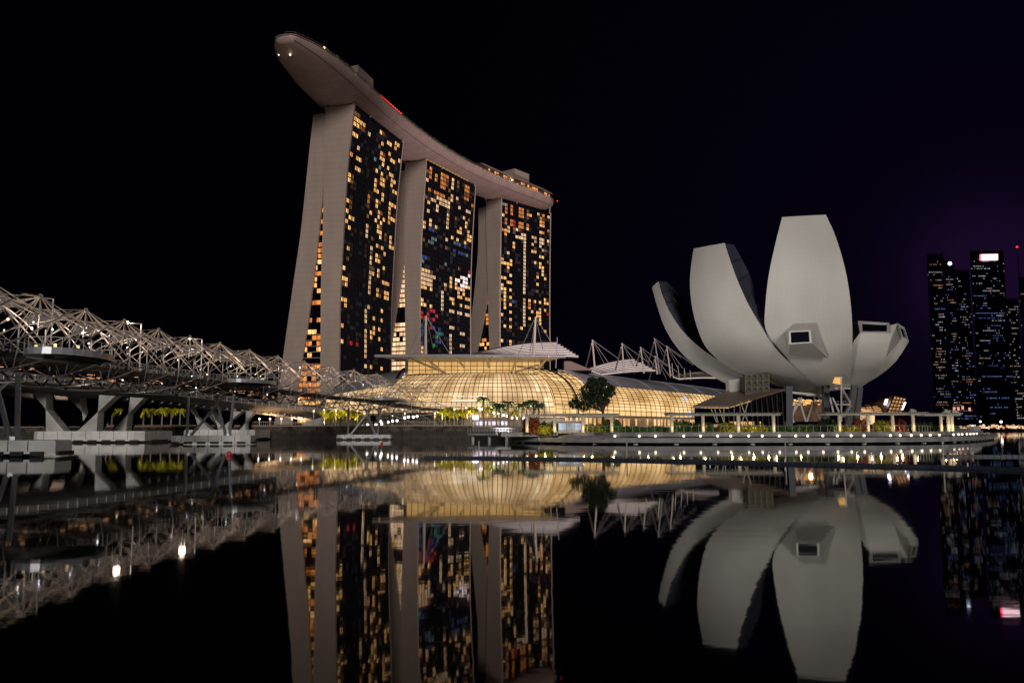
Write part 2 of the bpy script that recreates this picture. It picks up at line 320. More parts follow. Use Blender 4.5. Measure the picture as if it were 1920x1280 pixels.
LIT3 = ("920 360 8", """178,185,t 172,330,p 245,165,o 315,190,o 235,245,o 305,260,o 228,300,o 300,330,o 225,395,o 298,410,o 220,460,o 290,490,o 350,440,r 350,500,r 420,240,o 470,260,o 540,280,d 420,300,o 470,320,o 540,345,o 420,370,o 470,390,o 540,410,d 420,440,o 470,460,o 540,480,o 420,520,o 470,540,o 578,360,w 568,500,p 565,575,w 160,580,o 213,595,w 282,560,p 278,615,w 208,650,w 340,575,d 400,590,p 440,600,d 480,615,p 525,632,p 335,625,d 400,650,p 440,665,p 480,680,p 525,690,p 335,740,w 330,800,w 262,900,p 155,985,w 160,1040,w 198,1050,w 250,1065,w 310,1025,w 310,1080,w 248,1120,w 248,1175,d 300,1250,w 160,1270,w
525,745,p 522,800,p 518,858,p 515,912,p 512,968,p 510,1025,p 507,1080,p 503,1135,p 500,1190,p 498,1245,p 715,330,p 790,365,o 740,415,o 790,415,d 740,450,w 800,450,o 740,500,w 800,500,w 870,400,p 760,630,w 790,640,o 860,600,o 635,665,p 685,675,p 742,695,p 795,710,p 852,730,p 685,735,p 742,755,p 795,770,p 850,785,d 625,775,p 740,808,p 680,840,d 618,882,w 672,900,w 790,872,p 840,888,d 730,970,p 788,985,w 665,1065,w 725,1080,w 725,1135,w 778,1150,w 778,1200,p 775,1250,w 715,1240,d 840,1050,d""")
LIT3b = ("920 510 8", """165,75,w 195,78,w 240,150,w 298,165,w 165,190,w 190,195,w 165,245,w 195,252,w 295,275,w 160,305,t 232,325,w 230,380,w 293,390,w 160,420,d 230,435,w 230,495,w 290,510,w 230,555,w 287,615,w 162,655,w 283,735,w 222,785,w 285,795,w 165,1005,w 293,1025,w 293,1080,w 345,455,b 715,95,w 775,50,w 827,125,w 710,200,w 705,310,d 815,390,w 755,435,w 815,445,w 855,455,w 590,455,w 648,465,w 590,510,o 757,540,w 810,555,w 585,562,w 700,585,w 757,595,w 638,620,w 697,640,w 752,650,w 755,705,w 752,765,w 815,880,w 580,675,w 845,605,r
499,45,p 498,102,p 497,159,p 495,216,p 493,273,p 491,330,p 490,387,p 489,440,p 488,495,p 487,550,p 486,605,p 485,660,p 484,715,p 483,772,p 482,830,w""")
TOWERS = [
 dict(lab='nearest and tallest-looking hotel tower, under the long overhanging end of the roof deck', nw=(663,195), sw=(756,266.6),
   wo=[(663.7,195),(650,315),(642.5,440),(636,556),(635,697)], wi=[(611,201),(608.7,321),(606,431),(602.5,525),(601.6,681)],
   er=[(610.5,214),(608,330),(606,352),(600.6,400),(590.6,494),(582.8,556),(575,619),(564,681)],
   eo=[(588.4,215),(581.6,274),(572,368),(564.4,440),(551.6,525),(540.6,603),(529.7,681)], lit=[LIT1, LIT1b], gap='o'),
 dict(lab='middle hotel tower with red, blue and green reflections low on its glass face', nw=(798,299), sw=(892,348),
   wo=[(798,299),(789,440),(786,550),(786,662)], wi=[(760,309),(758,440),(759,487),(761,659)],
   er=[(759.5,322),(757.5,440),(758,472),(750,540),(740.6,594),(731,659)],
   eo=[(741,322),(738,440),(722,540),(708,600),(692,659)], lit=[LIT2, LIT2b], gap='p'),
 dict(lab='farthest hotel tower, under the short rounded end of the roof deck', nw=(939,371), sw=(1033,399),
   wo=[(939,371),(937.5,440),(936,556),(936,650)], wi=[(912,377),(912,440),(914,500),(916.5,600),(918,650)],
   er=[(911.5,388),(913,500),(914,556),(903,619),(894,656)],
   eo=[(897,390),(897.8,440),(896.5,478),(889,556),(883,603),(876.6,659)], lit=[LIT3, LIT3b], gap='w')]
TW = []
def sampler(uh):
    uh = sorted(uh, key=lambda q: -q[1])
    def f(h):
        if h >= uh[0][1]: return uh[0][0]
        for (a, ha), (c, hc) in zip(uh[:-1], uh[1:]):
            if h >= hc: return a + (c - a) * (ha - h) / max(1e-6, ha - hc)
        (a, ha), (c, hc) = uh[-2], uh[-1]
        return c + (c - a) * (hc - h) / (ha - hc) * .9
    def g_(h):   # smoothed
        return (f(h - 9) + 2 * f(h) + f(h + 9)) / 4 if h < uh[0][1] - 9 else f(h)
    return g_
for T in TOWERS:
    A = PZ(*T['nw'], TOP); B = PZ(*T['sw'], TOP); d = B - A; L = Vector((d.x, d.y, 0)).length; d = Vector((d.x, d.y, 0)).normalized()
    e = Vector((-d.y, d.x, 0)) ; e = e if e.x < 0 else -e
    def uh(pts, back=0.0):
        out = []
        for p in pts:
            q = PP(p[0], p[1], A + d * back, d); out.append(((q - A).dot(e), q.z))
        return out
    fwo, fwi, fer, feo = (sampler(uh(T[k], 2.6 if k[0] == 'e' else 0)) for k in ('wo', 'wi', 'er', 'eo'))
    h0 = 3.0; etop = uh(T['eo'], 2.6)[0][1]
    base = Vector((A.x, A.y, h0)); root = empty('hotel_tower', base + e * 20, T['lab'], 'tower', 'hotel towers under one roof deck'); TW.append(root)
    P = lambda s, u, h: Vector((A.x, A.y, 0)) + d * s + e * u + Vector((0, 0, h))
    hs = [h0 + (TOP - h0) * i / 26 for i in range(27)]; hs_e = [h0 + (etop - h0) * i / 26 for i in range(27)]
    def leg(s0, s1, fa, fb, hh, grow=0.0):
        mb = MB()
        rows = []
        loop = [(fa(h) - grow, h) for h in hh] + [(fb(h) + grow, h) for h in reversed(hh)]
        b_ = len(mb.v); n = len(loop); hn = len(hh)
        for s in (s0, s1): mb.v += [tuple(P(s, u, h)) for u, h in loop]
        for i in range(n): mb.f.append((i, (i + 1) % n, n + (i + 1) % n, n + i))
        for k, s in enumerate((0, n)):
            for i in range(hn - 1):
                q = (s + i, s + i + 1, s + n - 2 - i, s + n - 1 - i)
                mb.f.append(q if k else q[::-1])
                du = loop[i][0], loop[n-1-i][0]
                W0 = fa(hh[i]) - grow
                mb.uv[len(mb.f) - 1] = [(0, i/(hn-1)), (0, (i+1)/(hn-1)), (1, (i+1)/(hn-1)), (1, i/(hn-1))] if k else [(1, i/(hn-1)), (1, (i+1)/(hn-1)), (0, (i+1)/(hn-1)), (0, i/(hn-1))][::1]
        return mb
    leg(1.4, L - 1.4, fwo, fwi, hs).build('curtain_wall', M['glass'], root)
    leg(3.6, L - 1.4, fer, feo, hs_e).build('rear_wing', M['glass'], root)
    for s in (0, L - 1.39):
        leg(s, s + 1.38, fwo, fwi, hs, .35).build('end_wall', M['slab'], root)
        leg(s + (2.6 if s == 0 else -.35), s + (3.8 if s == 0 else 1.2), fer, feo, hs_e, .3).build('rear_end_wall', M['slab'], root)
    # mullions and floor lines on the west face
    NC, RH = 18, 3.05; cw = (L - 3.2) / NC; htop = TOP - 3.0
    mb = MB()
    def fpt(s, h, off=0.0): return P(s, fwo(h) - off, h)
    for c in range(NC * 2 + 1):
        s = 1.6 + c * cw / 2; rr = .09 if c % 2 else .17
        hh = [h0 + (TOP - 1 - h0) * i / 20 for i in range(21)]
        for a_, b2 in zip(hh[:-1], hh[1:]):
            mb.poly([fpt(s - rr, a_, .0), fpt(s - rr, a_, .34), fpt(s - rr, b2, .34), fpt(s - rr, b2, .0)])
            mb.poly([fpt(s - rr, a_, .34), fpt(s + rr, a_, .34), fpt(s + rr, b2, .34), fpt(s - rr, b2, .34)])
    k = 0
    while htop - k * RH > h0 + 2:
        h = htop - k * RH; mb.poly([fpt(1.5, h - .22, .12), fpt(L - 1.5, h - .22, .12), fpt(L - 1.5, h + .22, .12), fpt(1.5, h + .22, .12)]); k += 1
    mb.build('mullions', M['mull'], root)
    cells = {}
    fu = fwo(100)
    for z in T['lit']:
        ox, oy, sc = map(float, z[0].split())
        for tk in z[1].split():
            x, y, c = tk.split(','); wide = 2 if c.endswith('2') else 1; c = c[0]
            px, py = ox + float(x) / sc, oy + float(y) / sc
            # intersect with the (slightly flared) face: iterate on the offset
            u = 0.0
            for _ in range(5):
                q = PP(px, py, Vector((A.x, A.y, 0)) + e * u, e); u = fwo(q.z)
            s = (q - A).dot(d)
            ci = int((s - 1.6) / cw - (wide - 1) * .5); ri = int((htop - q.z) / RH)
            for j in range(wide):
                if 0 <= ci + j < NC and ri >= 0: cells.setdefault((ci + j, ri), c)
    keys = sorted(cells, key=lambda q: -q[1]); keys.sort(key=lambda q: ({'d': 1}.get(cells[q], 0)))
    rest = {}
    dimc = {}
    rgd = random.Random(17)
    for r in range(int((htop - 20) / RH)):
        for c in range(NC):
            if (c, r) not in cells and rgd.random() < .16:
                hA = htop - r * RH - .4; s0 = 1.6 + c * cw + .3; dimc.setdefault(rgd.choice((0, 0, 1)), MB()).poly([fpt(s0, hA - 2.2, .05), fpt(s0 + cw - .6, hA - 2.2, .05), fpt(s0 + cw - .6, hA, .05), fpt(s0, hA, .05)])
    for c, mb in dimc.items(): tag(mb.build('faint_windows', E_faint[c], root), kind='stuff')
    for i, kx in enumerate(keys):
        c, r = kx; hA = htop - r * RH - .34; hB = hA - 2.32; s0 = 1.6 + c * cw + .42; s1 = s0 + cw - .82
        mb = MB() if i < 96 else rest.setdefault(cells[kx], MB())
        jit = random.uniform(0, .5)
        sm = (s0 + s1) / 2
        for a_, b_ in ((s0, sm - .13), (sm + .13, s1)):
            mb.poly([fpt(a_, hB, .06), fpt(b_, hB, .06), fpt(b_, hA, .06), fpt(a_, hA, .06)])
        if i < 96: mb.build('lit_window', WM[cells[kx]], root)  # lit windows, and reflections painted into window cells as glow
    for kx, mb in rest.items():
        tag(mb.build('lit_windows', WM[kx], root), kind='stuff')
    # atrium between the legs: recessed glazing with lit floors
    mb = MB(); lits = {}
    hh = [h for h in hs_e if fer(h) > fwi(h) + .7]
    rows = [[P(4.6, fwi(h) - .5, h), P(4.6, fer(h) + .5, h)] for h in hh]
    mb.grid(rows); mb.build('atrium_glazing', M['glass'], root)
    h = h0 + 4
    rg = random.Random(3)
    while h < hh[-1]:
        a, c = fwi(h + 1.2), fer(h + 1.2); wd = c - a
        if wd > .8:
            frac = (h - h0) / (TOP - h0)
            dark = (.40 < frac < .455) if T['gap'] != 'o' else (.335 < frac < .37 or .185 < frac < .205)
            if T['gap'] == 'o': cols_ = [('o', .92, 2.2)] + [(('w' if rg.random() < .4 else 'o'), .55 if frac > .2 else .9, 3.0)] * 5
            elif T['gap'] == 'p': cols_ = [('p', .95, 2.2)] + [('p', .75 if frac > .3 else 1.0, 2.8)] * 5
            else: cols_ = [('o', .8, 2.0)] + [(('w' if rg.random() < .4 else 'o'), .4 if frac > .25 else .95, 2.6)] * 5
            u = a + .15
            for c_, pr, wd_ in cols_:
                if u + .5 > c: break
                u2 = min(u + wd_, c - .1)
                if not dark and rg.random() < pr:
                    lits.setdefault(c_, MB()).poly([P(4.4, u2, h), P(4.4, u + .2, h), P(4.4, u + .2, h + 2.5), P(4.4, u2, h + 2.5)])
                u = u2
            if frac < .3:
                lits.setdefault('slab', MB()).box(P(4.2, (a + c) / 2, h - .35), (wd, .8, .35), ax=(e, d, Vector((0, 0, 1))))
        h += 3.42
    for c_, mb in lits.items():
        tag(mb.build('atrium_floors' if c_ == 'slab' else 'atrium_windows', M['slab'] if c_ == 'slab' else WM[c_], root), kind='stuff')
    # plant level under the deck
    ua, ub = fwo(TOP), fwi(TOP)
    mb = MB(); mb.box(P(L / 2, (ua + ub) / 2 + 1.5, TOP + 2.2), (L - 4, abs(ub - ua) - 4, 4.4), ax=(d, e, Vector((0, 0, 1)))); mb.build('plant_level', M['deck'], root)
    mb = MB()
    for s, u in ((1, ua + 1), (1, ub + .5), (L * .3, ua - .2), (L - 2, ua)):
        mb.tube([P(s, u, TOP - 1), P(s - 1.2, u + (1.6 if u < 5 else -1.6) * -1, TOP + 5)], .45, 6, .8)
    mb.build('roof_strut', M['slab'], root)
    mb = MB()
    for i in range(14):
        mb.box(P(L * (.04 + .06 * i), ua + .3, TOP + .6), (2.4, .3, .5), ax=(d, e, Vector((0, 0, 1))))
    if T['gap'] == 'p': mb.build('roof_edge_light', emis('roof_edge_gold', (1, .55, .12), .55), root)
    # mast of the railing on the roof edge
    mb = MB()
    for i in range(9): mb.tube([P(.5, ua + (ub - ua) * i / 8, TOP), P(.5, ua + (ub - ua) * i / 8, TOP + 3)], .06, 4)
    mb.tube([P(.5, ua, TOP + 3), P(.5, ub, TOP + 3)], .06, 4); mb.build('roof_railing', M['mull'], root)
    T['geo'] = (A, d, e, L)

# ================================================================== SKY DECK
rim = [(559.7,69.7),(583,76),(605,90),(627,104),(655,127.5),(680,149),(705,174),(730,199),(755,221),(780,240),(805,259),(824,273),(855,290),(880,307),(905,319),(933,331),(961,342),(992.5,354),(1020,365)]
Wp = [PZ(x, y, 200.5) for x, y in rim]
for _ in range(3):
    Wp = [Wp[0]] + [(Wp[i-1] + Wp[i] * 2 + Wp[i+1]) / 4 for i in range(1, len(Wp) - 1)] + [Wp[-1]]
Ep = []
for i, p in enumerate(Wp):
    tg = (Wp[min(i+1, len(Wp)-1)] - Wp[max(i-1, 0)]); n = Vector((-tg.y, tg.x, 0)).normalized()
    if i < 3: n = Vector((-.965, .26, 0))
    wd = [13, 21, 27, 31.5, 35, 37, 38.5][i] if i < 7 else 39
    Ep.append(p + n * wd)
st = [(Wp[i], Ep[i]) for i in range(len(Wp))]
c0 = (Wp[0] + Ep[0]) / 2; ax0 = Vector((-.14, -.99, 0)).normalized()
nl = (Ep[0] - Wp[0]).normalized(); h0w = (Ep[0] - Wp[0]).length / 2
nose = [(c0 + ax0 * 3.2 * math.sin(a) - nl * h0w * math.cos(a), c0 + ax0 * 3.2 * math.sin(a) + nl * h0w * math.cos(a)) for a in (1.565, 1.35, .95, .5)]
c1 = (Wp[-1] + Ep[-1]) / 2; tg1 = (Wp[-1] - Wp[-3]).normalized(); tg1.z = 0; nl1 = (Ep[-1] - Wp[-1]).normalized()
tail = [(c1 + tg1 * 33 * math.sin(a) - nl1 * 19.5 * math.cos(a), c1 + tg1 * 33 * math.sin(a) + nl1 * 19.5 * math.cos(a)) for a in (.3, .6, .9, 1.2, 1.45)]
st = nose + st + tail
sky = empty('sky_deck', (st[8][0] + st[8][1]) / 2, 'long curved boat-shaped roof deck lying across all three hotel towers', 'roof deck')
rows = []; K = 22; top = []
for i, (a, b_) in enumerate(st):
    wd = (b_ - a).length; dep = 8.2 * min(1, (wd / 39) ** .8)
    c = (a + b_) / 2; n = (b_ - a).normalized() if wd > .01 else nl
    row = []
    for k in range(K + 1):
        an = math.pi * k / K
        row.append(c - n * (wd / 2) * math.cos(an) * (1 if k in (0, K) else 1.0) + Vector((0, 0, -dep * math.sin(an) ** .75)) + Vector((0, 0, 0)))
    rows.append(row); top.append((row[0], row[-1]))
tr = list(map(list, zip(*rows)))
MB().grid(tr, uv=True).build('hull', M['hull'], sky, smooth=True)
mb = MB(); mb.grid([[a + Vector((0, 0, .02)), b_ + Vector((0, 0, .02))] for a, b_ in top]); mb.build('deck_floor', M['deck'], sky)
mb = MB(); mb.tube([a + Vector((0, 0, .6)) for a, b_ in top], .35, 5); mb.tube([b_ + Vector((0, 0, .6)) for a, b_ in top], .35, 5)
mb.tube([a + Vector((0, 0, 1.9)) for a, b_ in top], .08, 4); mb.build('parapet', M['hull'], sky)
# seam along the hull
mb = MB(); mb.tube([rows[i][4] + Vector((0, 0, -.12)) for i in range(3, len(rows) - 3)], .14, 4); mb.build('hull_seam', M['mull'], sky)
def block(corner, left, right, z, zb, name, mt, parent):
    c = PZ(*corner, z); l = PZ(*left, z); r = PZ(*right, z); f4 = l + r - c
    mb = MB(); mb.prism([Vector((q.x, q.y, zb)) for q in (c, r, f4, l)], (0, 0, z - zb)); return mb.build(name, mt, parent)
block((671,122), (657,125), (700,149), 219, 200.6, 'lift_block', M['hull'], sky)
block((965.3,316), (942.3,321.6), (992,326.7), 217, 205.2, 'lift_block', M['slab'], sky)
# restaurant pavilion at the south end, its lit windows and greenery along the rim
pw = [Wp[i] + (Ep[i] - Wp[i]).normalized() * 4 for i in range(14, len(Wp))] + [tail[1][0] + nl1 * 3]
mb = MB(); rgp = random.Random(2)
for a, c in zip(pw[:-1], pw[1:]):
    for k in range(7):
        if rgp.random() < .74:
            q0, q1 = a.lerp(c, (k + .08) / 7), a.lerp(c, (k + .9) / 7); zt_ = rgp.choice((3.2, 5.0, 5.0)); mb.poly([q0 + Vector((0, 0, rgp.choice((.3, 1.4)))), q1 + Vector((0, 0, .3)), q1 + Vector((0, 0, zt_)), q0 + Vector((0, 0, zt_))])
tag(mb.build('restaurant_windows', emis('restaurant_glow', (1, .45, .14), 1.5, stripes=.35), sky), kind='stuff')
mb = MB(); mb.grid([[p + Vector((0, 0, 6.0)) - (Ep[5] - Wp[5]).normalized() * 2.5, p + Vector((0, 0, 6.0)) + (Ep[5] - Wp[5]).normalized() * 16] for p in pw])
mb.grid([[p + Vector((0, 0, 5.1)) - (Ep[5] - Wp[5]).normalized() * 2.5, p + Vector((0, 0, 6.0)) - (Ep[5] - Wp[5]).normalized() * 2.5] for p in pw]); mb.build('pavilion_roof', M['hull'], sky)
rg = random.Random(5); mb = MB(); ml = MB()
for i in range(230):
    f_ = rg.random() * (len(Wp) - 4) + 2; k = int(f_); f2 = f_ - k; p = Wp[k].lerp(Wp[k+1], f2) + (Ep[k] - Wp[k]).normalized() * rg.uniform(.3, 3)
    if 5.5 < f_ < 8: continue
    s = rg.uniform(.3, .8)
    for q in range(4):
        a1 = Vector((rg.uniform(-1, 1), rg.uniform(-1, 1), rg.uniform(0, 1.6))) * s; mb.poly([p + a1 + Vector((0, 0, .6)), p + a1 + Vector((.5, .1, .9)), p + a1 + Vector((.3, .4, 1.6)), p + a1 + Vector((-.3, 0, 1.3))])
    if i % 4 == 0: ml.box(p + Vector((0, 0, .9)), (.35, .35, .35))
tag(mb.build('planting', M['leaf_g'], sky), kind='stuff'); tag(ml.build('deck_lights', emis('deck_spark', (1, .75, .35), 3.2), sky), kind='stuff')
for i in range(11):
    q = PZ(713.6 + (752 - 713.6) * i / 10, 181 + (214 - 181) * i / 10 - 1, 202.5); MB().ball(q, .55, 8, 5).build('red_lamp', E_redl, sky)
for q, mt in ((PZ(544.5, 68, 201.5), E_redl), (PZ(608, 90, 201.5), E_lampw), (PZ(1045, 377, 200), E_redl), (PY(523, 102.5, 428), E_lampw), (PY(544, 103, 423), E_lampw)):
    MB().ball(q, .55, 8, 5).build('marker_lamp', mt, sky)
MB().ball(PZ(957, 338, 203.4), 1.6, 8, 5, (1, 1, .5)).build('marker_lamp', E_white, sky)

# ================================================================== MUSEUM (lotus of petals)
AX = GX(1535, 207, 0)
mus = empty('lotus_museum', (AX.x, AX.y, 1.2), 'white museum shaped like an open lotus of tall curved petals on dark legs', 'museum')
def resample(pts, n):
    P3 = [PY(*p) for p in pts]; ds = [0]
    for a, b_ in zip(P3[:-1], P3[1:]): ds.append(ds[-1] + (b_ - a).length)
    out = []
    for i in range(n):
        s = ds[-1] * i / (n - 1); k = 0
        while k < len(ds) - 2 and s > ds[k+1]: k += 1
        # catmull-rom inside the segment
        u = (s - ds[k]) / max(1e-6, ds[k+1] - ds[k]); p0 = P3[max(k-1, 0)]; p1 = P3[k]; p2 = P3[k+1]; p3 = P3[min(k+2, len(P3)-1)]
        m1 = (p2 - p0) * (.5 if k > 0 else 1) * ((ds[k+1]-ds[k]) / max(1e-6, (ds[k+1] - ds[max(k-1,0)])) * (2 if k > 0 else 1))
        m2 = (p3 - p1) * (.5 if k < len(P3)-2 else 1) * ((ds[k+1]-ds[k]) / max(1e-6, (ds[min(k+2,len(ds)-1)] - ds[k])) * (2 if k < len(P3)-2 else 1))
        out.append(p1 * (2*u**3 - 3*u**2 + 1) + m1 * (u**3 - 2*u**2 + u) + p2 * (-2*u**3 + 3*u**2) + m2 * (u**3 - u**2))
    return out
def petal(Lp, Rp, thick, bulge, side_L, side_R, IL=None, IR=None, narrow=.22, cap='lip', label=None):
    n = 34; Lw = resample(Lp, n); Rw = resample(Rp, n); K = 12
    outer = []
    for l, r in zip(Lw, Rw):
        c = (l + r) / 2; out = (c - Vector((AX.x, AX.y, c.z + 6))); out.normalize(); wd = (r - l).length
        outer.append([l.lerp(r, k / K) + out * bulge * wd * (1 - (2 * k / K - 1) ** 2) for k in range(K + 1)])
    if IL: il = resample(IL, n)
    else:
        il = []
        for i, (l, r) in enumerate(zip(Lw, Rw)):
            c = (l + r) / 2; inn = Vector((AX.x - c.x, AX.y + 4 - c.y, 0)); inn.normalize(); tk = thick * min(1, .25 + 1.1 * math.sin(math.pi * min(1, (1 - i / (n - 1)) * .9 + .06)))
            il.append(l.lerp(r, narrow) + inn * tk + Vector((0, 0, tk * .25)))
    if IR: ir = resample(IR, n)
    else:
        ir = []
        for i, (l, r) in enumerate(zip(Lw, Rw)):
            c = (l + r) / 2; inn = Vector((AX.x - c.x, AX.y + 4 - c.y, 0)); inn.normalize(); tk = thick * min(1, .25 + 1.1 * math.sin(math.pi * min(1, (1 - i / (n - 1)) * .9 + .06)))
            ir.append(l.lerp(r, 1 - narrow) + inn * tk + Vector((0, 0, tk * .25)))
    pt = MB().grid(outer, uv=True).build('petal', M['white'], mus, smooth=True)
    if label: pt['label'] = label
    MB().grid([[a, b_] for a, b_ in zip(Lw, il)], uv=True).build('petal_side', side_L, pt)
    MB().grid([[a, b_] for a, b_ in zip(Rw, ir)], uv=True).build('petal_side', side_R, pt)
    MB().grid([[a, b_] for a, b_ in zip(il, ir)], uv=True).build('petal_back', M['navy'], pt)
    tp = [outer[0][0], outer[0][-1], ir[0], il[0]]
    if cap == 'lip':
        MB().poly([outer[0][k] for k in range(K + 1)] + [ir[0], il[0]]).build('petal_skylight', M['navy'], pt)
    return outer, il, ir
W_, NV = M['white'], M['navy']
# tall front petal
o3, _, _ = petal([(1466.4,407,181),(1452.6,462,179),(1441,518,178.5),(1434.6,577,180),(1434.5,613,182),(1452,655,185),(1488,700,190),(1535,733,199)],
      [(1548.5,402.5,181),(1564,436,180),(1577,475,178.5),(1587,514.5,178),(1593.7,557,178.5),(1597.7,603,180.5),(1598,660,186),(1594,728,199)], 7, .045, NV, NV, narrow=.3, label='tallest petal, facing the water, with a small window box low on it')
# second petal, left
petal([(1300.5,466,188),(1295,504.7,188.5),(1293.6,537.5,189),(1299,583,190),(1308,616,191),(1323,650,192),(1354,680,194),(1397,704,196),(1449,721,198),(1515,737,201),(1544,741,203)],
      [(1359,455.5,179),(1367,481.7,178.5),(1383.7,527.6,177.5),(1403,570,177.5),(1430,616,179),(1443,639,180.5),(1472,672,184),(1511.7,708,190),(1530,722,194),(1541,729,197),(1549,734,200)],
      8, .03, NV, NV, IR=[(1376,458.5,190),(1390,484,191),(1406,515,192),(1420,556,192),(1434,610,193),(1447,640,193),(1476,675,193),(1515,710,195),(1532,724,197),(1543,731,199),(1551,736,202)], label='second tallest petal, leaning left')
# far left petal
petal([(1223,541,206),(1233,577,206),(1249,619.5,205),(1275.5,659,204),(1308,688,203),(1341,708,202),(1364,719.6,202),(1395,726,202)],
      [(1234.5,527.6,198),(1241,550.6,198),(1259,590,198),(1285,626,198),(1318,655.6,198),(1347.6,675,198.5),(1380,695,199),(1401,709,199.5)],
      6, .05, NV, NV, IR=[(1250,527.6,212),(1269,547,212),(1297,580,212),(1325,622,210),(1345,655,207),(1365,680,205),(1385,695,203),(1403,706,202)], label='low curling petal at the far left')
# right petals
ob, il4, ir4 = petal([(1612.8,622.8,190),(1599,645,190),(1597,680,193),(1596,705,197),(1594,729,201)],
      [(1670.6,624.5,191),(1668,645,191),(1658,676,193),(1640,705,198),(1607,729,202)], 9, .04, NV, W_, IL=[(1608.5,601.5,199),(1596,612,200),(1592,650,203),(1590,690,206),(1590,720,208)], IR=[(1669,606,200),(1670,632,202),(1660,670,204),(1642,700,206),(1612,722,208)], cap=None, label='short petal to the right of the tallest, with a dark slanted window')
oc, il5, ir5 = petal([(1693,632,198),(1679,648,198.5),(1661,670,199.5),(1648,692,202),(1630,712,205),(1604,731,207)],
      [(1704,639.6,200),(1692,660,200),(1677,680,201),(1651.5,702,204),(1618,723,207),(1610,732,208)], 6, .04, W_, W_, IL=[(1683.5,606,205),(1672,630,206),(1660,660,207),(1644,695,208),(1612,722,210)], IR=[(1696,614,206),(1698,640,207),(1676,678,208),(1650,700,210),(1614,726,212)], cap=None, label='rightmost short petal with a narrow window')
def window(q, name, parent, fw_=.9, deep=.5):      # four corners TL TR BR BL; a framed dark window
    TL, TR, BR, BL = q; c = (TL + TR + BR + BL) / 4; n = (TR - TL).cross(BL - TL).normalized()
    if n.dot(CAM - c) < 0: n = -n
    inn = [p + ((c - p).normalized() * fw_ * 1.3) for p in q]
    mb = MB()
    for i in range(4):
        j = (i + 1) % 4; mb.poly([q[i], q[j], inn[j], inn[i]]); mb.poly([q[i], q[j], q[j] - n * deep, q[i] - n * deep]); mb.poly([inn[i], inn[j], inn[j] - n * deep, inn[i] - n * deep])
    f_ = mb.build(name, M['frame'], parent); MB().poly([p - n * deep * .8 for p in inn]).build('pane', mat('pane_dark', (.004, .004, .012), .8, spec=.05), f_)
window([PY(1608.5,601.2,196), PY(1667.5,605,197), PY(1671,624,190.6), PY(1612.5,622.5,189.7)], 'window_frame', mus, .8)
window([PY(1683.5,606,203), PY(1696,614,204), PY(1704,639.6,199.8), PY(1693,632,197.8)], 'window_frame', mus, .5)
MB().poly([PY(1669,609.7,203), PY(1683.5,606,203.3), PY(1693,632,198.2), PY(1679,648,198.6), PY(1661,670,199.6), PY(1664,650,201)]).build('petal_side', W_, mus)
# window box on the front petal
fq = [PY(1479,621,174), PY(1520,619,174), PY(1522,642.5,174), PY(1480,645,174)]
bq = [PY(1470,623,181.5), PY(1528,620,181.5), PY(1553,671,184.5), PY(1480,667,183.5)]
mb = MB()
for i in range(4):
    j = (i + 1) % 4; mb.poly([fq[i], fq[j], bq[j], bq[i]])
hood = mb.build('window_box', M['white'], mus); window(fq, 'window_frame', mus, .32, .5)
# legs, lattice, stair, steel box, entrance
def pbar(mb, a, b_, wpx, Y=None):
    p, q = PY(*a), PY(*b_); r = wpx / 2 / F_PX * p.y; mb.tube([p, q], r, 6); return mb
for i, (a, b_, w_) in enumerate((((1478,724,192), (1478,792,192), 12), ((1548,722,193), (1547,786,193), 11), ((1601,722,196), (1588,790,196), 10), ((1612,726,201), (1603,778,201), 9))):
    p, q = PY(*a), PY(*b_); q.z = min(q.z, 2.2); r = w_ / 2 / F_PX * p.y
    mb = MB(); up = (p - q).normalized(); X = Vector((1, 0, 0)); mb.box((p + q) / 2, (r * 2, r * 2.2, (p - q).length), ax=(X, Vector((0, 1, 0)), up)); mb.build('support_leg', M['legdark'], mus)
mb = MB()
for a, b_ in (((1497,745),(1511,790)), ((1493,752),(1483,792)), ((1529,742),(1513,790)), ((1524,752),(1539,789)), ((1476,745),(1488,792)), ((1534,742),(1545,770)), ((1556,745),(1563,775)), ((1561,745),(1573,772)), ((1465,750),(1470,790)), ((1503,745),(1490,770))):
    pbar(mb, (*a, 199), (*b_, 199), 3.6)
mb.build('lattice_support', M['frame'], mus)
mb = MB(); mb.prism([PY(1484,733,197), PY(1556,741,197), PY(1556,745,197), PY(1484,737,197)], (0, 3, 0)); mb.build('edge_beam', M['frame'], mus)
mb = MB()
for y in (727, 757): mb.prism([PY(1566,y,186), PY(1595,y,186), PY(1595,y+2,186), PY(1566,y+2,186)], (0, 3, 0))
for i in range(9):
    mb.box(PY(1578 + i * 1.6, 731 + i * 2.8, 186), (.4, 2.0, .12)); mb.box(PY(1592 - i * 1.6, 761 + i * 2.6, 186), (.4, 2.0, .12))
pbar(mb, (1577.5,705,185), (1577.5,790,185), 3); pbar(mb, (1577,730,185.5), (1594,756,185.5), 1.2); pbar(mb, (1577,727,185.5), (1594,753,185.5), .7); pbar(mb, (1593,760,185.5), (1577,786,185.5), 1.2)
for y in (721, 752):
    pbar(mb, (1566,y,186), (1595,y,186), .6)
    for k in range(7): pbar(mb, (1567 + k * 4.5, y, 186), (1567 + k * 4.5, y + 6, 186), .5)
mb.build('stair', M['frame'], mus)
mb = MB(); mb.poly([PY(1561,718,188.5), PY(1565,707,188), PY(1577,707,188), PY(1577,721,188.5)]); mb.build('doorway', emis('doorway_glow', (1, .55, .15), .9), mus)
mb = MB()
q = [(1398,703), (1442,701), (1442,735), (1398,738)]
for k in range(5):
    x = 1398 + 11 * k; pbar(mb, (x, 703, 190), (x, 750, 190), 1.5)
for y in (703, 715, 727, 738): pbar(mb, (1398, y, 190), (1442, y - 1, 190), 1.5); pbar(mb, (1442, y - 1, 190), (1460, y + 8, 196), 1.3)
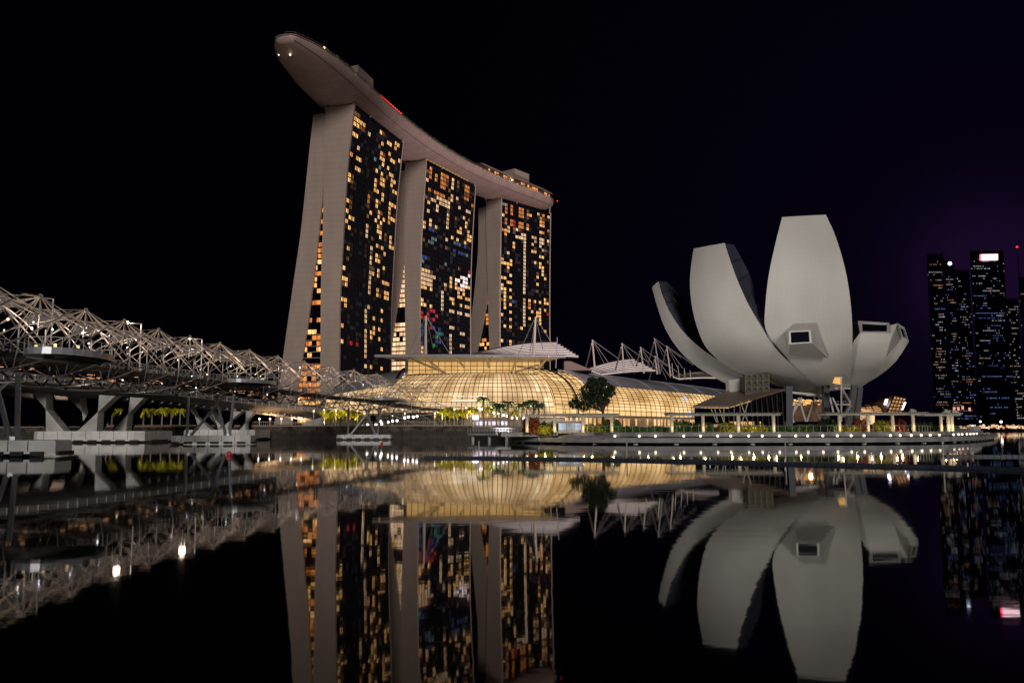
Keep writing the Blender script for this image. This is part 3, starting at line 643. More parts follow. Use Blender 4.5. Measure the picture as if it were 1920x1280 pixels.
for k in range(4):
    for y in (703, 715, 727):
        x = 1398 + 11 * k; pbar(mb, (x, y, 190), (x + 11, y + 12, 190), .9); pbar(mb, (x + 11, y, 190), (x, y + 12, 190), .9)
mb.build('steel_frame', mat('frame_bronze', (.24, .21, .14), .5), mus)
MB().prism([PY(1399,705,191), PY(1441,703,191), PY(1441,738,191), PY(1399,742,191)], (0, 6, 0)).build('lift_lobby', mat('lobby_dark', (.025, .02, .012), .5), mus)
mb = MB(); mb.prism([PY(1299,764,176), PY(1366,764,176), PY(1475,731,192), PY(1398,733,198), PY(1366,735,198)], (0, 0, .35)); mb.build('entrance_roof', mat('brown_roof', (.22, .15, .115), .5, noise=.2, nscale=.2), mus)
mb = MB(); mb.poly([PY(1366,765,178), PY(1475,733,193.5), PY(1475,790,193.5), PY(1366,790,178)]); mb.poly([PY(1302,765,178), PY(1366,765,178), PY(1366,795,180), PY(1302,795,180)]); eg = mb.build('entrance_glass', M['glass'], mus)
mb = MB()
for k in range(12):
    f_ = k / 11; a = PY(1366,765,177.5).lerp(PY(1475,733,193), f_); c = Vector((a.x + random.uniform(-.6, .6), a.y, 1.5)); mb.tube([a, c], .13, 5)
for y in (755, 768, 780): pbar(mb, (1368 + (790 - y) * .9, y, 180 + (790 - y) * .15), (1475, y - 3, 193), .8)
mb.build('glass_mullions', M['steel_dark'], mus)
mb = MB()
for a, b_ in (((1333,766),(1344,792)), ((1340,766),(1346,792)), ((1349,766),(1357,792)), ((1357,766),(1358,792)), ((1388,752),(1402,790)), ((1404,748),(1392,790))): pbar(mb, (*a, 175), (*b_, 175), 1.8)
mb.build('slanted_column', M['mast'], mus)
mb = MB(); mb.prism([PY(1366,713,196), PY(1397,708,196), PY(1397,733,196), PY(1376,746,196), PY(1368,735,196)], (0, 3, 0)); mb.build('petal_foot', W_, mus)

# ================================================================== MALL
MALLZ = GZ
mall = empty('shopping_mall', (20, 300, GZ), 'glowing glass-vaulted shopping mall with a white canopy, masts and metal roofs', 'mall')
def glow_skin(name, lo_, hi, st_):
    mt = emis(name, hi, st_, sample=True); t = mt.node_tree; b = t.nodes['Principled BSDF']
    uv = N(t, 'ShaderNodeUVMap'); mp = N(t, 'ShaderNodeMapping'); mp.inputs['Scale'].default_value = (13, .9, 1)
    no = N(t, 'ShaderNodeTexNoise'); no.inputs['Scale'].default_value = 1; no.inputs['Detail'].default_value = 3
    r = N(t, 'ShaderNodeValToRGB'); r.color_ramp.elements[0].position = .32; r.color_ramp.elements[1].position = .72
    r.color_ramp.elements[0].color = (*lo_, 1); r.color_ramp.elements[1].color = (*hi, 1)
    mp2 = N(t, 'ShaderNodeMapping'); mp2.inputs['Scale'].default_value = (2.2, 7, 1); n2 = N(t, 'ShaderNodeTexNoise'); n2.inputs['Scale'].default_value = 1; n2.inputs['Detail'].default_value = 2
    mth = N(t, 'ShaderNodeMath', operation='ADD'); ml = N(t, 'ShaderNodeMath', operation='MULTIPLY_ADD'); ml.inputs[1].default_value = .8; ml.inputs[2].default_value = -.4
    t.links.new(uv.outputs[0], mp.inputs[0]); t.links.new(mp.outputs[0], no.inputs['Vector']); t.links.new(uv.outputs[0], mp2.inputs[0]); t.links.new(mp2.outputs[0], n2.inputs['Vector'])
    t.links.new(n2.outputs['Fac'], ml.inputs[0]); t.links.new(no.outputs['Fac'], mth.inputs[0]); t.links.new(ml.outputs[0], mth.inputs[1]); t.links.new(mth.outputs[0], r.inputs[0])
    t.links.new(r.outputs[0], b.inputs['Emission Color']); return mt
G1 = glow_skin('atrium_glow', (.40, .23, .09), (1.0, .68, .36), 1.25)
G2 = glow_skin('arcade_glow', (.38, .20, .06), (1.0, .65, .29), 1.45)
G3 = glow_skin('clerestory_glow', (.75, .40, .12), (1.0, .62, .24), .9)
ZT = PY(900, 701, 288).z
def dome(u, v):     # u 0..1 left to right, v 0 top .. 1 bottom
    g_ = math.sin(v * math.pi / 2) ** .9
    xt = PY(790, 701, 288).x + (PY(1012, 701, 288).x - PY(790, 701, 288).x) * u
    xb = PY(705, 790, 268).x + (PY(1062, 790, 268).x - PY(705, 790, 268).x) * u
    z = ZT + (6.2 - ZT) * (1 - math.cos(v * math.pi / 2)) ** .85
    return Vector((xt + (xb - xt) * g_, 288 - 16 * g_ - 3 * math.sin(math.pi * u), z))
NU, NVV = 36, 12
MB().grid([[dome(i / NU, j / NVV) for i in range(NU + 1)] for j in range(NVV + 1)], uv=True).build('glass_vault', G1, mall, smooth=True)
mb = MB()
for i in range(0, NU + 1): mb.tube([dome(i / NU, j / NVV) + Vector((0, -.35, .1)) for j in range(NVV + 1)][:: 1], .085 if i % 2 else .11, 4, cap=False)
for j in range(0, NVV + 1): mb.tube([dome(i / NU, j / NVV) + Vector((0, -.35, .1)) for i in range(0, NU + 1, 2)], .085, 4, cap=False)
mb.build('vault_mullions', M['mull'], mall)
# clerestory and canopy
Yc = 290
MB().grid([[PY(762 + 253 * i / 24, 677 + 25 * j / 4, Yc) for i in range(25)] for j in range(5)], uv=True).build('clerestory', G3, mall)
mb = MB()
for i in range(22): x = 762 + 253 * i / 21; mb.tube([PY(x, 676, Yc - .5), PY(x, 702, Yc - .5)], .09, 4)
for j in range(4): mb.tube([PY(762, 678 + 8 * j, Yc - .5), PY(1015, 678 + 8 * j, Yc - .5)], .09, 4)
mb.build('clerestory_mullions', M['mull'], mall)
def cxy(f_, edge): # canopy: edge 0 front, 1 back
    if edge == 0: return PY(703 + 357 * f_, 667.2 - 1.2 * math.sin(math.pi * f_) + 1.6 * f_, 268 + 6 * (1 - math.sin(math.pi * f_)))
    return PY(750 + 275 * f_, 677.5 - .5 * math.sin(math.pi * f_), 292)
fr = [cxy(i / 24, 0) for i in range(25)]; bk = [cxy(i / 24, 1) for i in range(25)]
mb = MB(); mb.grid([[a, b_] for a, b_ in zip(fr, bk)]); mb.grid([[a + Vector((0, 0, .5)), b_ + Vector((0, 12, 2.2))] for a, b_ in zip(fr, bk)])
can = mb.build('canopy', M['canopy'], mall)
MB().tube(fr, .45, 8).build('canopy_gutter', M['canopy'], can)
mb = MB()
for a, c_ in (((793,667.5,270),(832,699,288)), ((852,667,270),(870,688,288)), ((912,667,269),(916,688,288)), ((971,667,270),(959,698,288)), ((1029,668,271),(1001,700,288)), ((766,671,276),(835,699,288)), ((1010,684,285),(965,698,288))):
    mb.tube([PY(*a), PY(*c_)], .38, 6)
mb.build('canopy_strut', M['mast'], mall)
MB().box(PY(762.5, 689, Yc - 1), (1.0, 1.0, 5)).build('end_column', M['canopy'], mall); MB().box(PY(1016, 690, Yc - 1), (1.2, 1.0, 5.4)).build('end_column', M['canopy'], mall)
# arcade wing receding to the right: sections from A to B
Aw, Bw = PY(1018, 692, 288), PY(1372, 733, 420); Aw = Aw - Vector((Bw.x - Aw.x, Bw.y - Aw.y, 0)).normalized() * 15
nd = Vector((Bw.x - Aw.x, Bw.y - Aw.y, 0)).normalized(); nn = Vector((nd.y, -nd.x, 0))
def arc(u, v):      # v 0 ridge .. 1 foot
    p = Aw.lerp(Bw, u); zt = Aw.z + (Bw.z - Aw.z) * u - 1.6 * max(0, u - .7); 
    return Vector((p.x, p.y, 0)) + nn * (15 * math.sin(v * math.pi / 2) ** 1.15 * (1 - .1 * u)) + Vector((0, 0, 7.3 + (zt - 7.3) * math.cos(v * math.pi / 2) ** .8))
VS = .56; NA = 44; MR = 6   # metal roof starts MR sections in
MB().grid([[arc(i / NA, VS * j / 6) for i in range(MR, NA + 1)] for j in range(7)], uv=True).build('metal_roof', M['roof'], mall, smooth=True)
MB().grid([[arc(i / NA, VS + (1 - VS) * j / 9) - nn * .5 for i in range(NA + 1)] for j in range(10)], uv=True).build('arcade_glazing', G2, mall, smooth=True)
MB().grid([[arc(i / NA, j / 12) - nn * .5 for i in range(MR + 1)] for j in range(9)], uv=True).build('arcade_glazing', G2, mall, smooth=True)
mb = MB()
for i in range(MR + 1): mb.tube([arc(i / NA, VS * j / 6) + nn * .1 for j in range(7)], .12, 4, cap=False)
for j in range(6): mb.tube([arc(i / NA, VS * j / 6) + nn * .1 for i in range(MR + 1)], .09, 4, cap=False)
mb.tube([arc(3.2 / NA, j / 12) + nn * .25 for j in range(13)], .3, 5)
for i in range(NA + 1): mb.tube([arc(i / NA, VS + (1 - VS) * j / 9) + nn * .1 for j in range(10)], .12, 4, cap=False)
for j in range(11): mb.tube([arc(i / NA, VS + (1 - VS) * j / 10) + nn * .1 for i in range(0, NA + 1, 2)], .09, 4, cap=False)
mb.build('arcade_mullions', M['mull'], mall)
mb = MB()
for k in (6, 12, 18, 24, 30, 36, 42): mb.tube([arc(k / NA, VS * j / 6) + Vector((0, 0, .15)) for j in range(7)], .16, 5)
mb.tube([arc(i / NA, 0) + Vector((0, 0, .3)) for i in range(MR, NA + 1)], .3, 5); mb.build('roof_rib', M['canopy'], mall)
# bright shop fronts seen through the glass
ESF = emis('shopfront', (1, .82, .5), 1.15)
for u0_, u1_, v0_, v1_ in ((.86,.885,.42,.58),(.90,.925,.66,.84),(.80,.815,.70,.84),(.935,.955,.42,.56)):
    MB().poly([dome(u0_, v0_) + Vector((0, -.15, 0)), dome(u1_, v0_) + Vector((0, -.15, 0)), dome(u1_, v1_) + Vector((0, -.15, 0)), dome(u0_, v1_) + Vector((0, -.15, 0))]).build('shop_window', ESF, mall)
mb = MB(); u_ = .545; mb.poly([arc(u_, .66), arc(u_ + .022, .66), arc(u_ + .022, .99), arc(u_, .99)]); mb.build('shop_window', emis('screen_blue', (.75, .78, 1), 1.1), mall)
# lower storey: podium with lit shopfronts
mb = MB(); mb.prism([Vector((dome(0, 1).x - 2, 274, GZ)), Vector((dome(1, 1).x + 3, 273, GZ)), Vector((arc(.1, 1).x - 1, arc(.1, 1).y + 3, GZ)), Vector((arc(1, 1).x - 3, arc(1, 1).y + 5, GZ)), Vector((arc(1, 1).x - 14, arc(1, 1).y + 30, GZ)), Vector((dome(0, 1).x, 320, GZ))], (0, 0, 3.6)); mb.build('podium', M['conc'], mall)
mb = MB(); rg = random.Random(9)
p0, p1 = arc(0.02, 1), arc(1, 1)
for i in range(60):
    a = p0.lerp(p1, i / 60) + nn * 1.1; c = p0.lerp(p1, (i + rg.uniform(.4, .9)) / 60) + nn * 1.1; zb = 3.4 + rg.choice((0, .2, .5))
    if rg.random() < .8: mb.poly([Vector((a.x, a.y, zb)), Vector((c.x, c.y, zb)), Vector((c.x, c.y, 6.4)), Vector((a.x, a.y, 6.4))])
tag(mb.build('shop_windows', emis('shop_row', (1, .62, .3), 1.2, stripes=.5), mall), kind='stuff')
mb = MB(); mb.prism([Vector((p.x, p.y, 6.7)) + nn * k for p, k in ((p0, 0), (p1, 0), (p1, 2.4), (p0, 2.4))], (0, 0, .35)); mb.build('shop_awning', M['conc'], mall)
# left wing roof, half hidden behind the bridge
def lw(u, v):
    p = PY(770 - 128 * u, 692 + 26 * u ** 1.3, 290 + 16 * u); return p + Vector((-4, -13, 0)) * math.sin(v * math.pi / 2) + Vector((0, 0, -(p.z - 5) * (1 - math.cos(v * math.pi / 2)) ** .9))
MB().grid([[lw(i / 14, .5 * j / 5) for i in range(15)] for j in range(6)], uv=True).build('metal_roof', M['roof'], mall, smooth=True)
MB().grid([[lw(i / 14, .5 + .5 * j / 6) for i in range(15)] for j in range(7)], uv=True).build('wing_glazing', G1, mall, smooth=True)
mb = MB()
for i in range(0, 15): mb.tube([lw(i / 14, .5 + .5 * j / 6) + Vector((-.1, -.3, 0)) for j in range(7)], .09, 4, cap=False)
for j in range(7): mb.tube([lw(i / 14, .5 + .5 * j / 6) + Vector((-.1, -.3, 0)) for i in range(15)], .09, 4, cap=False)
mb.tube([lw(.06, j / 10) + Vector((0, -.3, .3)) for j in range(8)], .5, 6); mb.build('wing_mullions', M['mull'], mall)
# lettering over the entrance
def text(body, loc, size, mt, parent, name='sign_lettering', rz=0):
    cu = bpy.data.curves.new(name, 'FONT'); cu.body = body; cu.size = size; cu.extrude = .04; cu.align_x = 'LEFT'; cu.materials.append(mt)
    o0 = bpy.data.objects.new(name, cu); me = bpy.data.meshes.new_from_object(o0); bpy.data.objects.remove(o0); o = bpy.data.objects.new(name, me); COL.objects.link(o); o.parent = parent; o.location = Vector(loc) - wloc(parent); o.rotation_euler = (R_(90), 0, rz); return o
ES = emis('sign_white', (1, .95, .85), 1.6)
text('THE SHOPPES AT MARINA BAY SANDS', PY(848, 744.5, 262), .62 * 1.0, ES, mall)
MB().box(PY(870, 750.5, 262.5), (7.6, .3, .55)).build('sign_bar', emis('sign_bar_glow', (1, .85, .6), 1.0), mall)
mb = MB()
for k in range(26): mb.box(PY(848 + 45 * k / 25, 756, 263), (.12, .2, 1.5))
mb.build('entrance_fins', M['mast'], mall)
# lower glass hall behind the palms and the two glowing screens
mb = MB(); mb.poly([PY(690,775,262), PY(870,772,262), GX(870,262,GZ), GX(690,262,GZ)]); mb.build('entrance_glass', mat('hall_wall', (.22, .17, .12), .5, noise=.3, nscale=.15), mall)
mb = MB()
for k in range(19): mb.tube([PY(690 + 10 * k, 774, 261.7), GX(690 + 10 * k, 261.7, GZ)], .08, 4)
for y in (780, 788, 795): mb.tube([PY(690, y, 261.7), PY(870, y, 261.7)], .07, 4)
mb.build('entrance_mullions', M['mull'], mall)
# stepped pink-lit roofs
def fanroof(pts, steps, Y, name='stepped_roof'):
    top_, mbs, mbl = [], MB(), MB()
    for k in range(steps):
        f_ = k / steps
        x0, y0, x1, y1 = pts[0] + (pts[4] - pts[0]) * f_, pts[1] + (pts[5] - pts[1]) * f_, pts[2] + (pts[6] - pts[2]) * f_, pts[3] + (pts[7] - pts[3]) * f_
        n = 12; up_ = []; lo2 = []
        for i in range(n + 1):
            u = i / n; x = x0 + (x1 - x0) * u; y = y0 + (y1 - y0) * u - pts[8] * math.sin(math.pi * min(1, u * .62)) * (1 - .5 * f_) + pts[8] * .93 * u * (1 - .5 * f_)
            up_.append(PY(x, y, Y + 14 - 14 * f_)); lo2.append(PY(x, y + 2.6, Y + 11.5 - 14 * f_))
        mbs.grid([up_, lo2]); mbs.grid([[p + Vector((0, 0, -.7)) for p in lo2], lo2])
        a = [p + Vector((0, -.3, -.35)) for p in lo2]; mbl.grid([a, [p + Vector((0, 0, .28)) for p in a]])
    r_ = mbs.build(name, mat('roof_blade', (.15, .12, .11), .5), mall); mbl.build('led_strip', E_pink, r_)
fanroof((885,662,1045,640,905,668,1090,668,16), 8, 305)
fanroof((1100,690,1190,671,1130,700,1235,694,9), 7, 330)
fanroof((1262,704,1320,696,1275,708,1350,708,6), 4, 400)
mb = MB(); mb.prism([PY(1058,677,302), PY(1070,677,302), PY(1112,694,302), PY(1058,694,302)], (0, 8, 0)); mb.build('plant_room', mat('brown_wall', (.22, .16, .13), .7), mall)
# masts with cables
cab = []
for i, (x0, y0, x1, y1, Y) in enumerate(((798.5,592,798,664,276), (1004,594,1000.5,666,276), (1110.6,637,1115.5,694,300), (1166,643,1170,697,315), (1201,650.5,1207.5,700,325), (1228,667,1232.5,701.5,332), (1227,634,1237,701,345), (1250,648,1257.5,705,340), (1260,681,1262,706,352), (1271,685,1273.5,708,360), (1283,690,1284,710,368), (1294,694,1295,712,376), (1045,632,1042,690,292))):
    a, b_ = PY(x0, y0, Y), PY(x1, y1, Y); mb = MB(); r = (.52 if i < 2 else .36 if i < 8 else .24) * (1 if i != 12 else .7)
    mb.tube([b_, a], r, 8, r * .62); ms = mb.build('mast', M['mast'] if i not in (6, 12) else M['canopy'], mall)
    mb = MB()
    if i < 2:
        for dx, dy, dY in ((-32, 70, 14), (45, 72, 12), (-10, 66, 24), (14, 62, 20)): mb.tube([a, PY(x0 + dx * 1.0, y0 + dy, Y + dY)], .11, 4)
    elif i < 8:
        mb.tube([PY(x0 - 1, y0 + 8, Y), PY(x0 - 12, y0 + 50, Y + 16)], .3, 5)
        for dx, dy, dY in ((50, 36, 10), (30, 42, 6), (22, 44, 10)): mb.tube([a, PY(x0 + dx, y0 + dy, Y + dY)], .12, 4)
    if mb.v: mb.build('stay_cable', M['rail'], ms)
lamp('mall_roof_light', 'AREA', (40, 250, 60), 22000, (1, .75, .8), 30, (40, 310, 25))  # added area light hung above the mall to brighten its roofs

# ================================================================== ROAD BRIDGE
rb = empty('road_bridge', GX(160, 192, 0), 'wide concrete road bridge on V-shaped piers behind the footbridge', 'bridge')
top_px = [(-260, 150, 14.6), (0, 170, 14.2), (160, 186, 13.7), (300, 208, 12.9), (430, 235, 11.8), (540, 252, 10.5), (640, 265, 8.2), (700, 272, 6.4)]
near = [GX(x, Y, z) for x, Y, z in top_px]
mb = MB(); sec = []
for i, p in enumerate(near):
    tg = (near[min(i+1, len(near)-1)] - near[max(i-1, 0)]); tg.z = 0; tg.normalize(); n = Vector((-tg.y, tg.x, 0)); n = n if n.y > 0 else -n
    dz = 1.5
    sec.append([p + n * .2 + Vector((0, 0, .2)), p, p + Vector((0, 0, -dz)), p + n * 4 + Vector((0, 0, -dz - 1.3)), p + n * 14 + Vector((0, 0, -dz - 1.5)), p + n * 18 + Vector((0, 0, -dz)), p + n * 18])
mb.grid(sec); mb.build('deck_girder', M['girder'], rb)
mb = MB(); mb.grid([[q + Vector((-16, 34, -.4)) for q in s_] for s_ in sec[:3]]); mb.build('deck_girder', M['girder'], rb)
mb = MB()
for i in range(60):
    f_ = i / 60 * (len(near) - 1); k = int(f_); p = near[k].lerp(near[k+1], f_ - k); mb.box(p + Vector((0, -.12, -.75)), (.25, .2, 1.2))
for i in range(34):
    f_ = 2.5 + i / 34 * 4; k = int(f_); s1 = sec[k]; s2 = sec[k+1]; q0 = s1[3].lerp(s2[3], f_ - k); q1 = s1[4].lerp(s2[4], f_ - k); mb.tube([q0 + Vector((0, 0, -.3)), q1 + Vector((4, 4, -.3))], .3, 4)
tag(mb.build('girder_ribs', M['conc'], rb), kind='stuff')
def vleg(a0, a1, b0, b1, Y, thick=3.0):   # top px range, bottom px range
    mb = MB(); mb.prism([PY(a0[0], a0[1], Y), PY(a1[0], a1[1], Y), PY(b1[0], b1[1], Y), PY(b0[0], b0[1], Y)], (0, thick, 0)); return mb
for a0, a1, b0, b1, Y in (((61,737),(86,737),(120,808),(86,808),189), ((186,740),(216,742),(181,808),(145,808),189), ((125,742),(150,742),(190,808),(158,808),201), ((244,744),(269,746),(236,809),(208,809),201),
                          ((346,762),(360,764),(398,807),(374,807),234), ((436,770),(452,772),(426,807),(408,807),234), ((385,768),(398,770),(425,807),(410,807),243), ((461,770),(476,772),(460,808),(447,808),243)):
    vleg(a0, a1, b0, b1, Y).build('pier_leg', M['conc'], rb)
def cap_mesh(x0, x1, Y, depth, z0, z1, fend=6):
    a, c = GX(x0, Y, 0), GX(x1, Y, 0); w_ = c.x - a.x; mb = MB(); r = min(1.6, w_ * .1)
    pl = [Vector((a.x + r, Y, z0)), Vector((c.x - r, Y, z0)), Vector((c.x, Y + r, z0)), Vector((c.x, Y + depth - r, z0)), Vector((c.x - r, Y + depth, z0)), Vector((a.x + r, Y + depth, z0)), Vector((a.x, Y + depth - r, z0)), Vector((a.x, Y + r, z0))]
    mb.prism(pl, (0, 0, z1 - z0 - .12)); c3 = Vector(((a.x + c.x) / 2, Y + depth / 2, 0))
    mb.prism([c3 + (Vector((p.x, p.y, z1 - .12)) - c3) * .985 + Vector((0, 0, 0)) * 0 if False else Vector((c3.x + (p.x - c3.x) * .985, c3.y + (p.y - c3.y) * .985, z1 - .12)) for p in pl], (0, 0, .12))
    fb = MB(); jb = []
    for k in range(fend):
        fx = a.x + w_ * (k + .5) / fend; fb.box((fx, Y - .14, z0 + .02), (w_ / fend * .62, .3, .42))
        if k: jb.append(MB().box((a.x + w_ * k / fend, Y - .01, (z0 + z1) / 2 + .1), (.07, .06, (z1 - z0) - .3)))
    fb.box((c.x + .14, Y + depth * .5, z0 + .02), (.3, depth * .5, .42))
    return mb, fb, jb
for x0, x1, Y, z1 in ((55, 265, 183, 2.45), (340, 474, 229, 2.7)):
    a, f_, j_ = cap_mesh(x0, x1, Y, 18, .35, z1, 8); c_ = a.build('pier_cap', M['cap'], rb); f_.build('fender', M['fender'], c_); [q_.build('cap_joint', M['fender'], c_) for q_ in j_]
mb = MB(); p = near[-3]; mb.prism([GX(560, 262, GZ), GX(705, 262, GZ), PY(705, 779, 262), PY(640, 774, 262), PY(575, 789, 262)], (0, 20, 0)); mb.build('abutment', M['conc'], rb)
for x, Y in ((500, 262), (560, 268)): lamp('under_bridge_light', 'SPOT', GX(x, Y, GZ + .5), 5000, (1, .62, .3), .5, 'up', 140)
lamp('under_bridge_light', 'SPOT', GX(140, 215, 2.5), 5000, (1, .7, .55), .5, 'up', 120)

# ================================================================== FOOTBRIDGE (double helix)
CP = [(-25, -30), (-40, 25), (-53.1, 87), (-55.3, 160), (-39, 230), (-17, 270), (6, 300)]
def cr(t_):
    k = min(int(t_), len(CP) - 2); u = t_ - k; P_ = [Vector((*CP[min(max(j, 0), len(CP)-1)], 0)) for j in (k-1, k, k+1, k+2)]
    return .5 * ((2 * P_[1]) + (P_[2] - P_[0]) * u + (2*P_[0] - 5*P_[1] + 4*P_[2] - P_[3]) * u*u + (3*P_[1] - P_[0] - 3*P_[2] + P_[3]) * u**3)
fine = [cr(i / 100) for i in range(0, 601)]; arcs = [0]
for a, c in zip(fine[:-1], fine[1:]): arcs.append(arcs[-1] + (c - a).length)
def deckz(Y):
    kz = [(-30, 8.2), (50, 9.6), (87, 10.3), (160, 11.4), (230, 10.6), (258, 9.0), (300, 6.0)]
    for (a, za), (c, zc) in zip(kz[:-1], kz[1:]):
        if Y <= c: f_ = (Y - a) / (c - a); f_ = f_ * f_ * (3 - 2 * f_) * .6 + f_ * .4; return za + (zc - za) * f_
    return kz[-1][1]
def bpos(s):
    import bisect
    k = min(max(bisect.bisect(arcs, s) - 1, 0), len(arcs) - 2); f_ = (s - arcs[k]) / (arcs[k+1] - arcs[k]); p = fine[k].lerp(fine[k+1], f_)
    tg = (fine[k+1] - fine[k]).normalized(); return p + Vector((0, 0, deckz(p.y))), tg, Vector((tg.y, -tg.x, 0))
def s_at_Y(Y):
    for i, p in enumerate(fine):
        if p.y >= Y: return arcs[i]
    return arcs[-1]
HC, RO, RI = 2.3, 5.2, 3.75
def hp(s, ang, r):
    p, tg, n = bpos(s); return p + n * (r * math.cos(ang)) + Vector((0, 0, HC + r * math.sin(ang)))
SP = 12.75; sA = s_at_Y(97) - 4 * SP; NR = 18
hb = empty('helix_footbridge', (-53, 120, 0), 'curving steel footbridge wrapped in a double helix of tubes and rods', 'bridge')
send = s_at_Y(262)
def okst(s): return s_at_Y(34) <= s <= send
NS = 8
for strand in range(NS):
    mb = MB()
    a0 = math.pi / 2 + strand * 2 * math.pi / NS
    for k in range(NR):
        s0 = sA + k * SP; s1 = s0 + SP
        if not (okst(s0) and okst(s1)): continue
        t0 = a0 + k * 2 * math.pi / NS; t1 = t0 + 2 * math.pi / NS
        seg = [hp(s0 + SP * q / 8, t0 + (t1 - t0) * q / 8, RO) for q in range(9)] if math.sin((t0 + t1) / 2) < -.1 else [hp(s0, t0, RO), hp(s1, t1, RO)]
        mb.tube(seg, .09, 6, cap=False)
    mb.build('outer_helix_tube', M['steel'], hb)
for strand in range(5):
    mb = MB(); a0 = math.pi / 2 + strand * 2 * math.pi / 5
    for k in range(NR):
        s0 = sA + k * SP; s1 = s0 + SP
        if not (okst(s0) and okst(s1)): continue
        t0 = a0 - k * 2 * math.pi / 5; t1 = t0 - 2 * math.pi / 5
        mb.tube([hp(s0 + SP * q / 6, t0 + (t1 - t0) * q / 6, RI) for q in range(7)], .06, 6, cap=False)
    mb.build('inner_helix_tube', M['steel'], hb)
mb = MB(); md = MB()
for k in range(NR):
    s = sA + k * SP
    if not okst(s): continue
    tp = hp(s, math.pi / 2, RO)
    for ds, an in ((-SP*.5, 2.5), (-SP*.5, .65), (-SP*.5, 1.57), (SP*.5, 2.5), (SP*.5, .65), (SP*.5, 1.57), (-SP*.25, 2.9), (SP*.25, .25), (-SP*.25, .3), (SP*.25, 2.85), (-SP*.85, 2.7), (SP*.85, .45), (-SP*.95, 1.57), (SP*.4, 1.1), (-SP*.4, 2.0), (SP*.15, .5), (-SP*.15, 2.6), (SP*.3, 2.0), (-SP*.3, 1.15), (SP*.7, 1.9), (-SP*.7, 1.2), (SP*.6, 2.8), (-SP*.6, .3), (SP*.08, 3.1), (-SP*.08, 0)):
        if okst(s + ds): mb.tube([tp, hp(s + ds, an, RI)], .032, 4, cap=False)
    mb.ball(tp, .3, 6, 4)
    for j in range(5):
        an = math.pi / 2 + j * 2 * math.pi / 5; mb.tube([hp(s, an, RO), hp(s, an + .628, RI)], .055, 5, cap=False); mb.tube([hp(s, an, RO), hp(s, an - .628, RI)], .055, 5, cap=False)
        an2 = an + .3
        mb.tube([hp(s, an, RO), hp(s + SP * .5, an + .9, RI)], .045, 4, cap=False); mb.tube([hp(s, an, RO), hp(s - SP * .5, an - .9, RI)], .045, 4, cap=False)
    for q in (0, .5):
        s2 = s + SP * q
        if okst(s2):
            md.tube([hp(s2, 5.75, 3.6), hp(s2 + 1.6, 4.71, RO)], .13, 5); md.tube([hp(s2, 3.67, 3.6), hp(s2 + 1.6, 4.71, RO)], .1, 5)
            md.tube([hp(s2, 5.75, 3.6), hp(s2 + SP * .4, 5.2, RO)], .06, 5); md.tube([hp(s2, 5.0, 3.4), hp(s2 + SP * .25, 4.4, RO)], .05, 5); md.tube([hp(s2, 4.4, 3.4), hp(s2 - SP * .25, 5.0, RO)], .05, 5)
mb.build('tie_rods', M['steel'], hb); md.build('underdeck_frame', M['steel_dark'], hb)
sl = [s_at_Y(34) + i * 3.0 for i in range(int((send - s_at_Y(34)) / 3) + 2)]
sl = [min(s, send + 12) for s in sl] + [send + 4, send + 10]
mb = MB(); rows = []
for s in sl:
    p, tg, n = bpos(s); rows.append([p + n * 3 + Vector((0, 0, -.45)), p + n * 3, p - n * 3, p - n * 3 + Vector((0, 0, -.45)), p + n * 3 + Vector((0, 0, -.45))])
mb.grid(rows); mb.build('walkway', M['deck'], hb)
mb = MB(); mp_ = MB(); gl = MB()
for sgn in (1, -1):
    for hh in (.3, .6, .9, 1.2): mb.tube([bpos(s)[0] + bpos(s)[2] * 2.95 * sgn + Vector((0, 0, hh)) for s in sl], .025 if hh < 1.1 else .05, 4, cap=False)
    for s in sl[:-2]:
        for dd in (0, 1.5):
            p, tg, n = bpos(s + dd); mb.tube([p + n * 2.95 * sgn, p + n * 3.05 * sgn + Vector((0, 0, 1.2))], .035, 4)
mb.build('railing', M['rail'], hb)
i = 0; s = s_at_Y(60)
while s < send - 4:
    p, tg, n = bpos(s); pb = MB().tube([p + n * 3.1, p + n * 3.1 + Vector((0, 0, 3.1))], .075, 6); pb.build('light_column', M['rail'], hb); s += SP / 2
# canopy shells
for k in range(NR):
    mb = MB(); s0 = sA + k * SP + 1.2; s1 = s0 + SP * .62
    if not (okst(s0) and okst(s1)): continue
    mb.grid([[hp(s0 + (s1 - s0) * u / 4, R_(35) + R_(105) * v / 7, 3.75) for u in range(5)] for v in range(8)])
    mb.build('canopy_panel', M['meshc'], hb, smooth=True)
# leds
rg = random.Random(11); cnt = 0
while cnt < 60:
    s = rg.uniform(s_at_Y(75), send - 3); an = rg.choice((.2, .5, .9, 2.2, 2.7, 3.0, 3.6, 5.6, 5.9, 4.3)) + rg.uniform(-.15, .15)
    mt = rg.choice((E_bluew, E_white, E_lampw, E_bluew))
    MB().ball(hp(s, an, RI), rg.choice((.07, .10, .14)), 6, 4).build('led_lamp', mt, hb); cnt += 1
mb = MB()
for q in range(130):
    s = rg.uniform(s_at_Y(60), send); p, tg, n = bpos(s); c = p + n * rg.uniform(-3, 3) + Vector((0, 0, -.7 - rg.random())); mb.box(c, (.5, .12, .07), rz=rg.random())
tag(mb.build('underdeck_light', emis('underdeck', (1, .45, .2), .9), hb), kind='stuff')
